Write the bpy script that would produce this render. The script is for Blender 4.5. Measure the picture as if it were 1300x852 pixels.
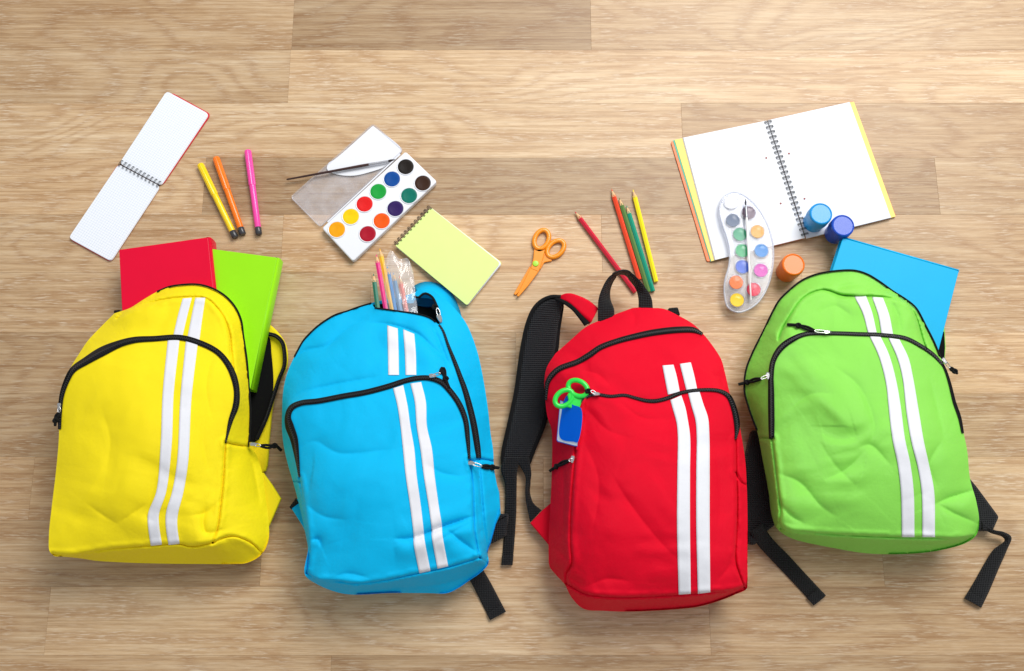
import bpy, bmesh, math, random
import numpy as np
from mathutils import Vector, Matrix
from mathutils.geometry import delaunay_2d_cdt
from mathutils.bvhtree import BVHTree

for _o in list(bpy.data.objects):
    bpy.data.objects.remove(_o)
scene = bpy.context.scene
COL = scene.collection
random.seed(7)

# ------------------------------------------------------------------ camera
PW, PH = 1300.0, 852.0                 # pixel frame of the photograph
TILT = math.radians(13.6)
DIST = 1.60
FPX = 35.0 / 36.0 * PW
CAM = Vector((0.0, -DIST * math.sin(TILT), DIST * math.cos(TILT)))
cam_data = bpy.data.cameras.new('camera')
cam_data.lens = 35.0
cam_data.sensor_width = 36.0
cam_data.clip_end = 50.0
cam = bpy.data.objects.new('camera', cam_data)
cam.location = CAM
cam.rotation_euler = (TILT, 0, 0)
COL.objects.link(cam)
scene.camera = cam

# ------------------------------------------------------------------ light
world = bpy.data.worlds.new('World')
scene.world = world
world.use_nodes = True
bg = world.node_tree.nodes['Background']
bg.inputs[0].default_value = (0.93, 0.96, 1.0, 1)
bg.inputs[1].default_value = 0.49


def area_light(name, loc, target, sx, sy, power, col):
    d = bpy.data.lights.new(name, 'AREA')
    d.shape = 'RECTANGLE'
    d.size, d.size_y, d.energy, d.color = sx, sy, power, col
    o = bpy.data.objects.new(name, d)
    o.location = loc
    o.rotation_euler = (Vector(target) - Vector(loc)).to_track_quat('-Z', 'Y').to_euler()
    COL.objects.link(o)
    return o


area_light('window_light', (1.15, 1.85, 2.7), (0.0, -0.1, 0), 2.2, 1.8, 126, (1.0, 0.985, 0.96))
scene.view_settings.view_transform = 'Standard'
scene.view_settings.look = 'None'
scene.view_settings.exposure = 0.05
scene.view_settings.gamma = 1.0


# ------------------------------------------------------------------ helpers
def U(px, py, z=0.0):
    """point at height z that lies behind a pixel of the 1300x852 photograph"""
    x, y = (px - PW / 2) / FPX, (PH / 2 - py) / FPX
    dy = y * math.cos(TILT) + math.sin(TILT)
    dz = y * math.sin(TILT) - math.cos(TILT)
    s = (z - CAM.z) / dz
    return Vector((CAM.x + s * x, CAM.y + s * dy, z))


def lin(r, g, b):
    f = lambda c: (c / 255 / 12.92) if c / 255 <= 0.04045 else ((c / 255 + 0.055) / 1.055) ** 2.4
    return (f(r), f(g), f(b), 1.0)


def cat(pts, n):
    """Catmull-Rom through points of any dimension, resampled to n points"""
    P = np.array(pts, float)
    if len(P) == 2:
        t = np.linspace(0, 1, n)[:, None]
        return P[0] * (1 - t) + P[1] * t
    E = np.vstack([2 * P[0] - P[1], P, 2 * P[-1] - P[-2]])
    out = []
    for i in range(1, len(E) - 2):
        p0, p1, p2, p3 = E[i - 1], E[i], E[i + 1], E[i + 2]
        d = [max(np.linalg.norm(b[:2] - a[:2]), 1e-4) ** 0.5 for a, b in ((p0, p1), (p1, p2), (p2, p3))]
        t0, t1 = 0, d[0]
        t2 = t1 + d[1]
        t3 = t2 + d[2]
        for t in np.linspace(t1, t2, 16, endpoint=False):
            A1 = (t1 - t) / (t1 - t0) * p0 + (t - t0) / (t1 - t0) * p1
            A2 = (t2 - t) / (t2 - t1) * p1 + (t - t1) / (t2 - t1) * p2
            A3 = (t3 - t) / (t3 - t2) * p2 + (t - t2) / (t3 - t2) * p3
            B1 = (t2 - t) / (t2 - t0) * A1 + (t - t0) / (t2 - t0) * A2
            B2 = (t3 - t) / (t3 - t1) * A2 + (t - t1) / (t3 - t1) * A3
            out.append((t2 - t) / (t2 - t1) * B1 + (t - t1) / (t2 - t1) * B2)
    out.append(P[-1])
    return resample(np.array(out), n)


def resample(P, n):
    s = np.concatenate([[0], np.cumsum(np.linalg.norm(np.diff(P, axis=0), axis=1))])
    t = np.linspace(0, s[-1], n)
    return np.stack([np.interp(t, s, P[:, k]) for k in range(P.shape[1])], 1)


def length(P):
    P = np.array(P, float)[:, :2]
    return float(np.linalg.norm(np.diff(P, axis=0), axis=1).sum())


def mesh_obj(name, verts, faces, mat, parent=None, smooth=True, uv=None):
    """verts in world space; a child keeps its place under the parent's origin"""
    off = parent['_org'] if parent is not None else (0, 0, 0)
    off = Vector(off)
    me = bpy.data.meshes.new(name)
    me.from_pydata([tuple(Vector(v) - off) for v in verts], [], [tuple(f) for f in faces])
    if smooth:
        me.polygons.foreach_set('use_smooth', [True] * len(me.polygons))
    if uv is not None:
        l = me.uv_layers.new(name='UVMap')
        for lp in me.loops:
            l.data[lp.index].uv = uv[lp.vertex_index]
    me.materials.append(mat)
    me.update()
    o = bpy.data.objects.new(name, me)
    COL.objects.link(o)
    if parent is not None:
        o.parent = parent
        o['_org'] = tuple(off)
    return o


def fix_normals(o):
    bm = bmesh.new()
    bm.from_mesh(o.data)
    bmesh.ops.recalc_face_normals(bm, faces=bm.faces)
    bm.to_mesh(o.data)
    bm.free()
    return o


def thing(name, label, category, loc, group=None):
    o = bpy.data.objects.new(name, None)
    o.empty_display_size = 0.02
    COL.objects.link(o)
    o.location = loc
    o['_org'] = tuple(loc)
    o['label'] = label
    o['category'] = category
    if group:
        o['group'] = group
    return o


def round_poly(P, r, n=5):
    P = [Vector((p[0], p[1])) for p in P]
    out = []
    for i in range(len(P)):
        a, b, c = P[i - 1], P[i], P[(i + 1) % len(P)]
        rr = r[i] if isinstance(r, (list, tuple)) else r
        rr = min(rr, (a - b).length * 0.45, (c - b).length * 0.45)
        if rr <= 0:
            out.append(b)
            continue
        p, q = b + (a - b).normalized() * rr, b + (c - b).normalized() * rr
        for k in range(n + 1):
            t = k / n
            out.append(p * (1 - t) ** 2 + b * 2 * t * (1 - t) + q * t ** 2)
    return out


def slab(name, poly, z0, z1, mat, parent, bev=0.0006, frame=None, smooth=False, ztop=None):
    """flat plate with a bevelled rim; poly = world xy; ztop(x, y) adds relief to all heights"""
    P = [Vector((p[0], p[1])) for p in poly]
    n = len(P)
    area = sum(P[i].x * P[(i + 1) % n].y - P[(i + 1) % n].x * P[i].y for i in range(n))
    if area < 0:
        P.reverse()
    nor = []
    for i in range(n):
        e1, e2 = (P[i] - P[i - 1]), (P[(i + 1) % n] - P[i])
        m = Vector((e1.y, -e1.x)).normalized() + Vector((e2.y, -e2.x)).normalized()
        nor.append(m.normalized() if m.length > 1e-9 else Vector((0, 0)))
    bev = min(bev, (z1 - z0) * 0.45)
    rings = [(-bev, z0), (0, z0 + bev), (0, z1 - bev), (-bev * 0.3, z1 - bev * 0.3), (-bev, z1)]
    V, F = [], []
    for d, z in rings:
        for p, m in zip(P, nor):
            q = p + m * d
            V.append((q.x, q.y, z + (ztop(q.x, q.y) if ztop else 0)))
    for k in range(len(rings) - 1):
        for i in range(n):
            j = (i + 1) % n
            F.append((k * n + i, k * n + j, (k + 1) * n + j, (k + 1) * n + i))
    F.append(tuple(reversed(range(n))))
    F.append(tuple((len(rings) - 1) * n + i for i in range(n)))
    uv = None
    if frame:
        o, ux, uy = frame
        uv = [((Vector(v[:2]) - o).dot(ux), (Vector(v[:2]) - o).dot(uy)) for v in V]
    return mesh_obj(name, V, F, mat, parent, smooth, uv)


def pxpoly(pts, z):
    return [U(p[0], p[1], z).xy for p in pts]


def tube(name, pts, r, mat, parent, seg=8, closed=False, flat=1.0):
    """round wire through world points; r may be a list"""
    P = [Vector(p) for p in pts]
    n = len(P)
    V, F = [], []
    up = Vector((0, 0, 1))
    for i in range(n):
        a = P[i - 1] if (i > 0 or closed) else P[i]
        b = P[(i + 1) % n] if (i < n - 1 or closed) else P[i]
        t = (b - a).normalized()
        s = t.cross(up)
        if s.length < 1e-3:
            s = t.cross(Vector((0, 1, 0)))
        s.normalize()
        w = s.cross(t).normalized()
        rr = r[i] if isinstance(r, (list, tuple)) else r
        for k in range(seg):
            a_ = 2 * math.pi * k / seg
            V.append(P[i] + s * math.cos(a_) * rr + w * math.sin(a_) * rr * flat)
    m = n if closed else n - 1
    for i in range(m):
        for k in range(seg):
            F.append((i * seg + k, i * seg + (k + 1) % seg, ((i + 1) % n) * seg + (k + 1) % seg, ((i + 1) % n) * seg + k))
    if not closed:
        F.append(tuple(range(seg)))
        F.append(tuple(reversed(range((n - 1) * seg, n * seg))))
    return fix_normals(mesh_obj(name, V, F, mat, parent))


def lathe(name, A, B, prof, mat, parent, seg=24, ribs=0, rib=0.0, twist=0.0, smooth=True):
    """surface of revolution round the axis A->B; prof = (distance, radius)"""
    A, B = Vector(A), Vector(B)
    t = (B - A).normalized()
    s = t.cross(Vector((0, 0, 1)))
    if s.length < 1e-3:
        s = Vector((1, 0, 0))
    s.normalize()
    w = s.cross(t).normalized()
    V, F = [], []
    for d, r in prof:
        for k in range(seg):
            a = 2 * math.pi * (k + twist) / seg
            q = r * (1 + (rib * math.cos(ribs * a) if ribs else 0))
            V.append(A + t * d + (s * math.cos(a) + w * math.sin(a)) * q)
    n = len(prof)
    for i in range(n - 1):
        for k in range(seg):
            F.append((i * seg + k, i * seg + (k + 1) % seg, (i + 1) * seg + (k + 1) % seg, (i + 1) * seg + k))
    F.append(tuple(range(seg)))
    F.append(tuple(reversed(range((n - 1) * seg, n * seg))))
    o = fix_normals(mesh_obj(name, V, F, mat, parent, smooth))
    if smooth:
        o.data.set_sharp_from_angle(angle=math.radians(40))
    return o


def ribbon(name, L, R, mat, parent, thick=0.002, m=6, n=None, power=6.0, wave=0.0):
    """band of cloth between two edges given as (px, py, z) lists"""
    n = n or max(12, int(length(L) / 2.5))
    C = cat([tuple(a) + tuple(b) for a, b in zip(L, R)], n)
    V, F = [], []
    top, bot = [], []
    rows = []
    for c in C:
        a, b = U(*c[:3]), U(*c[3:])
        rows.append((a, b))
    for i, (a, b) in enumerate(rows):
        p, q = rows[max(i - 1, 0)], rows[min(i + 1, n - 1)]
        tan = ((q[0] + q[1]) - (p[0] + p[1]))
        nrm = (b - a).cross(tan)
        if nrm.length < 1e-9:
            nrm = Vector((0, 0, 1))
        nrm.normalize()
        if nrm.z < 0:
            nrm = -nrm
        ring = []
        for k in range(m + 1):
            u = k / m
            h = thick * (1 - abs(2 * u - 1) ** power) ** (1 / power) if thick > 0 else 0
            h += wave * math.sin(i * 0.9 + k * 1.3)
            ring.append(a.lerp(b, u) + nrm * (h + thick * 0.15))
        for k in range(m, -1, -1):
            ring.append(a.lerp(b, k / m) - nrm * thick * 0.15)
        V += ring
    s = 2 * (m + 1)
    for i in range(n - 1):
        for k in range(s):
            j = (k + 1) % s
            F.append((i * s + k, i * s + j, (i + 1) * s + j, (i + 1) * s + k))
    F.append(tuple(range(s)))
    F.append(tuple(reversed(range((n - 1) * s, n * s))))
    return fix_normals(mesh_obj(name, V, F, mat, parent))


def edges_of(C, W):
    """left and right pixel edges of a centre line with widths"""
    C = np.array(C, float)
    T = np.gradient(C[:, :2], axis=0)
    T /= np.maximum(np.linalg.norm(T, axis=1), 1e-9)[:, None]
    N = np.stack([-T[:, 1], T[:, 0]], 1)
    W = np.asarray(W, float).reshape(-1, 1)
    return C[:, :2] - N * W / 2, C[:, :2] + N * W / 2


def inside(px, py, poly):
    poly = np.asarray(poly, float)
    r = np.zeros(len(px), bool)
    x0, y0 = poly[-1]
    for x1, y1 in poly:
        c = ((y1 > py) != (y0 > py))
        with np.errstate(divide='ignore', invalid='ignore'):
            xi = (x0 - x1) * (py - y1) / (y0 - y1 + 1e-12) + x1
        r ^= c & (px < xi)
        x0, y0 = x1, y1
    return r


def vnoise(x, y, seed):
    rs = np.random.RandomState(seed)
    tab = rs.rand(64, 64)
    xi, yi = np.floor(x).astype(int), np.floor(y).astype(int)
    fx, fy = x - xi, y - yi
    fx, fy = fx * fx * fx * (fx * (6 * fx - 15) + 10), fy * fy * fy * (fy * (6 * fy - 15) + 10)
    g = lambda a, b: tab[a % 64, b % 64]
    return (g(xi, yi) * (1 - fx) + g(xi + 1, yi) * fx) * (1 - fy) + (g(xi, yi + 1) * (1 - fx) + g(xi + 1, yi + 1) * fx) * fy - 0.5


# ------------------------------------------------------------------ materials
class NT:
    def __init__(self, name):
        self.m = bpy.data.materials.new(name)
        self.m.use_nodes = True
        self.t = self.m.node_tree
        self.b = self.t.nodes['Principled BSDF']

    def n(self, kind, **kw):
        nd = self.t.nodes.new(kind)
        for k, v in kw.items():
            if k in nd.inputs.keys():
                nd.inputs[k].default_value = v
            else:
                setattr(nd, k, v)
        return nd

    def l(self, a, b):
        self.t.links.new(a, b)

    def math(self, op, a, b=None, clamp=False):
        nd = self.n('ShaderNodeMath', operation=op, use_clamp=clamp)
        for i, v in enumerate((a, b)):
            if v is None:
                continue
            if isinstance(v, (int, float)):
                nd.inputs[i].default_value = v
            else:
                self.l(v, nd.inputs[i])
        return nd.outputs[0]

    def mix(self, fac, a, b, blend='MIX'):
        nd = self.n('ShaderNodeMix', data_type='RGBA', blend_type=blend)
        for sock, v in ((nd.inputs[0], fac), (nd.inputs[6], a), (nd.inputs[7], b)):
            if isinstance(v, (int, float)):
                sock.default_value = v
            elif isinstance(v, tuple):
                sock.default_value = v
            else:
                self.l(v, sock)
        return nd.outputs[2]

    def noise(self, vec, scale, detail=3.0, rough=0.55, dist=0.0):
        nd = self.n('ShaderNodeTexNoise')
        nd.inputs['Scale'].default_value = scale
        nd.inputs['Detail'].default_value = detail
        nd.inputs['Roughness'].default_value = rough
        nd.inputs['Distortion'].default_value = dist
        if vec is not None:
            self.l(vec, nd.inputs['Vector'])
        return nd.outputs['Fac']

    def mapping(self, vec, scale=(1, 1, 1), rot=(0, 0, 0)):
        nd = self.n('ShaderNodeMapping')
        nd.inputs['Scale'].default_value = scale
        nd.inputs['Rotation'].default_value = rot
        self.l(vec, nd.inputs['Vector'])
        return nd.outputs[0]

    def ramp(self, fac, stops):
        nd = self.n('ShaderNodeValToRGB')
        e = nd.color_ramp.elements
        while len(e) < len(stops):
            e.new(0.5)
        for el, (p, c) in zip(e, stops):
            el.position = p
            el.color = c if isinstance(c, tuple) else (c, c, c, 1)
        self.l(fac, nd.inputs[0])
        return nd.outputs[0]

    def bump(self, h, strength, dist):
        nd = self.n('ShaderNodeBump')
        nd.inputs['Strength'].default_value = strength
        nd.inputs['Distance'].default_value = dist
        self.l(h, nd.inputs['Height'])
        self.l(nd.outputs[0], self.b.inputs['Normal'])

    def coord(self, which='Object'):
        return self.n('ShaderNodeTexCoord').outputs[which]


def fabric(name, col, rough=0.52, sheen=0.03, weave=0.4, spec=0.16, thread=330):
    t = NT(name)
    c = t.coord()
    w1 = t.n('ShaderNodeTexWave', wave_type='BANDS', bands_direction='X')
    w2 = t.n('ShaderNodeTexWave', wave_type='BANDS', bands_direction='Y')
    for w in (w1, w2):
        w.inputs['Scale'].default_value = thread
        w.inputs['Distortion'].default_value = 0.6
        t.l(c, w.inputs['Vector'])
    h = t.math('ADD', w1.outputs['Fac'], w2.outputs['Fac'])
    fine = t.noise(c, 260, 3)
    h = t.math('ADD', h, t.math('MULTIPLY', fine, 1.6))
    big = t.noise(c, 9, 3)
    dark = tuple(x * 0.93 for x in col[:3]) + (1,)
    mixed = t.mix(t.math('MULTIPLY', t.math('ADD', t.math('MULTIPLY', big, 0.5), t.math('MULTIPLY', fine, 0.5)), 1.0), col, dark)
    t.l(mixed, t.b.inputs['Base Color'])
    t.b.inputs['Roughness'].default_value = rough
    t.b.inputs['Sheen Weight'].default_value = sheen
    t.b.inputs['Specular IOR Level'].default_value = spec
    t.bump(h, weave, 0.0005 if thread > 200 else 0.0012)
    return t.m


def plain(name, col, rough=0.45, spec=0.5, var=0.06, scale=60, bump=0.05, coat=0.0, metal=0.0):
    t = NT(name)
    c = t.coord()
    n = t.noise(c, scale, 4)
    dark = tuple(x * (1 - 2 * var) for x in col[:3]) + (1,)
    t.l(t.mix(n, dark, tuple(min(1, x * (1 + var)) for x in col[:3]) + (1,)), t.b.inputs['Base Color'])
    t.b.inputs['Roughness'].default_value = rough
    t.b.inputs['Specular IOR Level'].default_value = spec
    t.b.inputs['Coat Weight'].default_value = coat
    t.b.inputs['Coat Roughness'].default_value = 0.15
    t.b.inputs['Metallic'].default_value = metal
    if bump:
        t.bump(n, bump, 0.0008)
    return t.m


def clear(name, tint, body, frost=0.1, rough=0.08, gloss=0.04):
    """thin clear plastic: mostly see-through, a little milky, with a gloss"""
    t = NT(name)
    c = t.coord()
    out = [n for n in t.t.nodes if n.type == 'OUTPUT_MATERIAL'][0]
    tr = t.n('ShaderNodeBsdfTransparent')
    tr.inputs[0].default_value = tint
    t.b.inputs['Base Color'].default_value = body
    t.b.inputs['Roughness'].default_value = 0.4
    n = t.noise(c, 40, 3)
    m1 = t.n('ShaderNodeMixShader')
    t.l(t.math('MULTIPLY', n, frost * 2), m1.inputs[0])
    t.l(tr.outputs[0], m1.inputs[1])
    t.l(t.b.outputs[0], m1.inputs[2])
    gl = t.n('ShaderNodeBsdfGlossy')
    gl.inputs['Roughness'].default_value = rough
    lw = t.n('ShaderNodeLayerWeight')
    lw.inputs['Blend'].default_value = 0.5
    fac = t.math('ADD', t.math('MULTIPLY', t.math('POWER', lw.outputs['Facing'], 3.0), 0.4), gloss)
    m2 = t.n('ShaderNodeMixShader')
    t.l(fac, m2.inputs[0])
    t.l(m1.outputs[0], m2.inputs[1])
    t.l(gl.outputs[0], m2.inputs[2])
    t.l(m2.outputs[0], out.inputs['Surface'])
    return t.m


def ruled(name, paper, ink, pitch, grid=False, width=0.07):
    t = NT(name)
    uv = t.n('ShaderNodeTexCoord').outputs['UV']
    sp = t.n('ShaderNodeSeparateXYZ')
    t.l(uv, sp.inputs[0])
    def line(s):
        f = t.math('FRACT', t.math('DIVIDE', s, pitch))
        return t.math('LESS_THAN', f, width)
    fac = line(sp.outputs[1])
    if grid:
        fac = t.math('MAXIMUM', fac, line(sp.outputs[0]))
    t.l(t.mix(t.math('MULTIPLY', fac, 0.75), paper, ink), t.b.inputs['Base Color'])
    t.b.inputs['Roughness'].default_value = 0.75
    t.b.inputs['Specular IOR Level'].default_value = 0.2
    return t.m


def wood():
    t = NT('oak_plank')
    oi = t.n('ShaderNodeObjectInfo')
    c = t.coord()
    off = t.n('ShaderNodeVectorMath', operation='ADD')
    cmb = t.n('ShaderNodeCombineXYZ')
    r = oi.outputs['Random']
    t.l(t.math('MULTIPLY', r, 37.0), cmb.inputs[0])
    t.l(t.math('MULTIPLY', r, 91.0), cmb.inputs[1])
    t.l(t.math('MULTIPLY', r, 53.0), cmb.inputs[2])
    t.l(c, off.inputs[0])
    t.l(cmb.outputs[0], off.inputs[1])
    v = off.outputs[0]
    sp = t.n('ShaderNodeSeparateXYZ')
    t.l(v, sp.inputs[0])
    y = sp.outputs[1]
    swirl = t.noise(t.mapping(v, (2.3, 7.5, 1)), 1.0, 1.0, 0.4, 0.5)
    wob = t.noise(t.mapping(v, (22, 90, 1)), 1.0, 3, 0.6)
    # growth rings cut lengthwise: contour lines of a stretched field
    ph = t.math('ADD', t.math('MULTIPLY', swirl, 70.0), t.math('ADD', t.math('MULTIPLY', y, 95.0), t.math('MULTIPLY', wob, 3.4)))
    ring = t.math('ADD', t.math('MULTIPLY', t.math('SINE', ph), 0.5), 0.5)
    ring = t.math('POWER', ring, 2.0)
    fib = t.noise(t.mapping(v, (3.2, 170, 1)), 1.0, 8, 0.72)
    fib2 = t.noise(t.mapping(v, (9, 380, 1)), 1.0, 4, 0.65)
    blot = t.noise(t.mapping(v, (2.5, 9, 1)), 1.0, 3, 0.5)
    pore = t.ramp(t.noise(t.mapping(v, (42, 500, 1)), 1.0, 3, 0.62, 0.0), [(0.50, 0.0), (0.68, 1.0)])
    dpore = t.ramp(t.noise(t.mapping(v, (30, 430, 3)), 1.0, 3, 0.62, 0.0), [(0.50, 0.0), (0.68, 1.0)])
    poreband = t.math('MULTIPLY', pore, t.math('ADD', t.math('MULTIPLY', ring, 0.7), 0.3))
    dark, mid, light = lin(168, 131, 92), lin(205, 173, 133), lin(224, 199, 164)
    f = t.math('ADD', t.math('MULTIPLY', fib, 0.74), t.math('MULTIPLY', blot, 0.32))
    base = t.ramp(f, [(0.38, dark), (0.53, mid), (0.70, light)])
    base = t.mix(t.math('MULTIPLY', ring, 0.42), base, lin(158, 114, 72))
    base = t.mix(t.math('MULTIPLY', t.math('SUBTRACT', fib2, 0.42), 1.4, clamp=True), base, lin(150, 108, 68))
    base = t.mix(t.math('MULTIPLY', dpore, 0.28), base, lin(138, 98, 60))
    base = t.mix(t.math('MULTIPLY', poreband, 0.56), base, lin(236, 220, 194))
    base = t.mix(1.0, base, oi.outputs['Color'], 'MULTIPLY')
    t.l(base, t.b.inputs['Base Color'])
    rg = t.math('ADD', t.math('MULTIPLY', fib, 0.2), 0.32)
    t.l(rg, t.b.inputs['Roughness'])
    t.b.inputs['Specular IOR Level'].default_value = 0.4
    h = t.math('SUBTRACT', t.math('MULTIPLY', fib, 0.6), t.math('MULTIPLY', pore, 0.5))
    t.bump(h, 0.25, 0.0006)
    return t.m


M = {}
M['yellow'] = fabric('yellow_nylon', lin(253, 230, 20))
M['blue'] = fabric('blue_nylon', lin(0, 188, 242), rough=0.5, spec=0.12)
M['red'] = fabric('red_nylon', lin(226, 0, 38), spec=0.1, rough=0.5)
M['green'] = fabric('green_nylon', lin(138, 220, 80), rough=0.40, spec=0.4)
M['stripe'] = fabric('white_tape', lin(230, 231, 237), rough=0.5, weave=0.3)
M['webbing'] = fabric('black_webbing', lin(24, 24, 26), rough=0.6, weave=0.9, sheen=0.05, spec=0.3, thread=120)
M['zip'] = fabric('black_zip_tape', lin(17, 17, 18), rough=0.7, weave=0.6, sheen=0.03)
M['teeth'] = plain('zip_teeth', lin(52, 52, 55), 0.3, 0.6, bump=0)
M['lining'] = fabric('black_lining', lin(12, 12, 13), rough=0.9, sheen=0.0)
M['bluelining'] = fabric('teal_lining', lin(10, 92, 130), rough=0.8, sheen=0.0)
M['foam'] = fabric('black_mesh_padding', lin(24, 24, 27), rough=0.6, weave=0.8, sheen=0.08, spec=0.3, thread=100)
M['metal'] = plain('nickel', lin(205, 205, 205), 0.22, 0.6, 0.05, bump=0, metal=1.0)
M['cord'] = fabric('black_cord', lin(18, 18, 18), rough=0.8)
M['paper'] = plain('white_paper', lin(234, 236, 241), 0.8, 0.1, 0.01, 20, 0.02)
M['dark_wire'] = plain('dark_wire', lin(24, 28, 34), 0.3, 0.4, bump=0)
WOOD = wood()

# ------------------------------------------------------------------ floor
PLANK = 0.0965


def ground_y(py):
    return U(650, py, 0).y


floor = thing('floor', 'oak laminate floor of planks laid side to side', 'floor', (0, 0, 0))
del floor['category']
floor['kind'] = 'structure'
sub = mesh_obj('subfloor', [(-2.2, -1.7, -0.010), (2.2, -1.7, -0.010), (2.2, 1.9, -0.010), (-2.2, 1.9, -0.010)], [(0, 1, 2, 3)],
               plain('joint_tan', lin(150, 112, 76), 0.8), floor, False)  # tan joint colour, close to the wood, in the gaps between planks
ROWPX = [63.5, 131, 200.5, 272.5, 346, 422, 500, 580, 660.5, 745, 832]
rows = [ground_y(p) for p in ROWPX]
up = list(rows)
step = (rows[0] - rows[-1]) / (len(rows) - 1)
ys = [rows[0] + step * k for k in range(8, 0, -1)] + rows + [rows[-1] - step * k for k in range(1, 8)]
# joints (photo pixels) and plank tints for the rows in view; index = row below that edge
T_ = lambda v, w=0.0: (v * (1 + w), v, v * (1 - w * 1.1), 1)
JOINT = {
    7: [(372, 30), (750, 30)], 8: [(367, 97)], 9: [(866, 165)], 10: [(259, 236), (1190, 236)], 11: [(358, 309), (764, 309)],
    12: [(470, 384), (1020, 384)], 13: [(170, 461), (655, 461)], 14: [(610, 540), (1130, 540)], 15: [(40, 620), (690, 620)],
    16: [(332, 702), (1120, 702)], 17: [(60, 790), (901, 790)], 18: [(420, 850)],
}
TINT = {
    7: [0.80, 0.64, 0.90], 8: [0.88, 1.04], 9: [1.03, 0.78], 10: [1.0, 0.68, 0.88], 11: [0.94, 1.08, 0.86],
    12: [0.95, 1.02, 1.02], 13: [0.76, 0.92, 1.06], 14: [0.70, 0.94, 0.88], 15: [0.90, 0.82, 1.02],
    16: [0.78, 0.98, 0.88], 17: [0.88, 1.0, 0.80], 18: [0.88, 0.74],
}
rnd = random.Random(3)
for i in range(len(ys) - 1):
    y1, y0 = ys[i], ys[i + 1]
    js = [U(p[0], p[1], 0).x for p in JOINT.get(i, [])]
    if not js:
        js = [rnd.uniform(-1.2, -0.5), rnd.uniform(0.1, 0.9)]
    xs = [-2.15] + js + [2.15]
    tints = TINT.get(i, [rnd.uniform(0.8, 1.05) for _ in range(len(xs) - 1)])
    for k in range(len(xs) - 1):
        x0, x1 = xs[k], xs[k + 1]
        g = 0.00006
        cx, cy = (x0 + x1) / 2, (y0 + y1) / 2
        hx, hy = (x1 - x0) / 2 - g, (y1 - y0) / 2 - g
        b = 0.00022
        V = [(-hx, -hy, -.009), (hx, -hy, -.009), (hx, hy, -.009), (-hx, hy, -.009),
             (-hx, -hy, -b), (hx, -hy, -b), (hx, hy, -b), (-hx, hy, -b),
             (-hx + b, -hy + b, 0), (hx - b, -hy + b, 0), (hx - b, hy - b, 0), (-hx + b, hy - b, 0)]
        F = [(3, 2, 1, 0), (8, 9, 10, 11)]
        for q in (0, 4):
            for s in range(4):
                F.append((q + s, q + (s + 1) % 4, q + 4 + (s + 1) % 4, q + 4 + s))
        me = bpy.data.meshes.new('plank')
        me.from_pydata(V, [], F)
        me.materials.append(WOOD)
        o = bpy.data.objects.new('plank', me)
        COL.objects.link(o)
        o.parent = floor
        o.location = (cx, cy, 0)
        tv = tints[k % len(tints)]
        w = rnd.uniform(-0.015, 0.02) + (0.015 if tv < 0.85 else 0)
        o.color = T_(tv, w)


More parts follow.
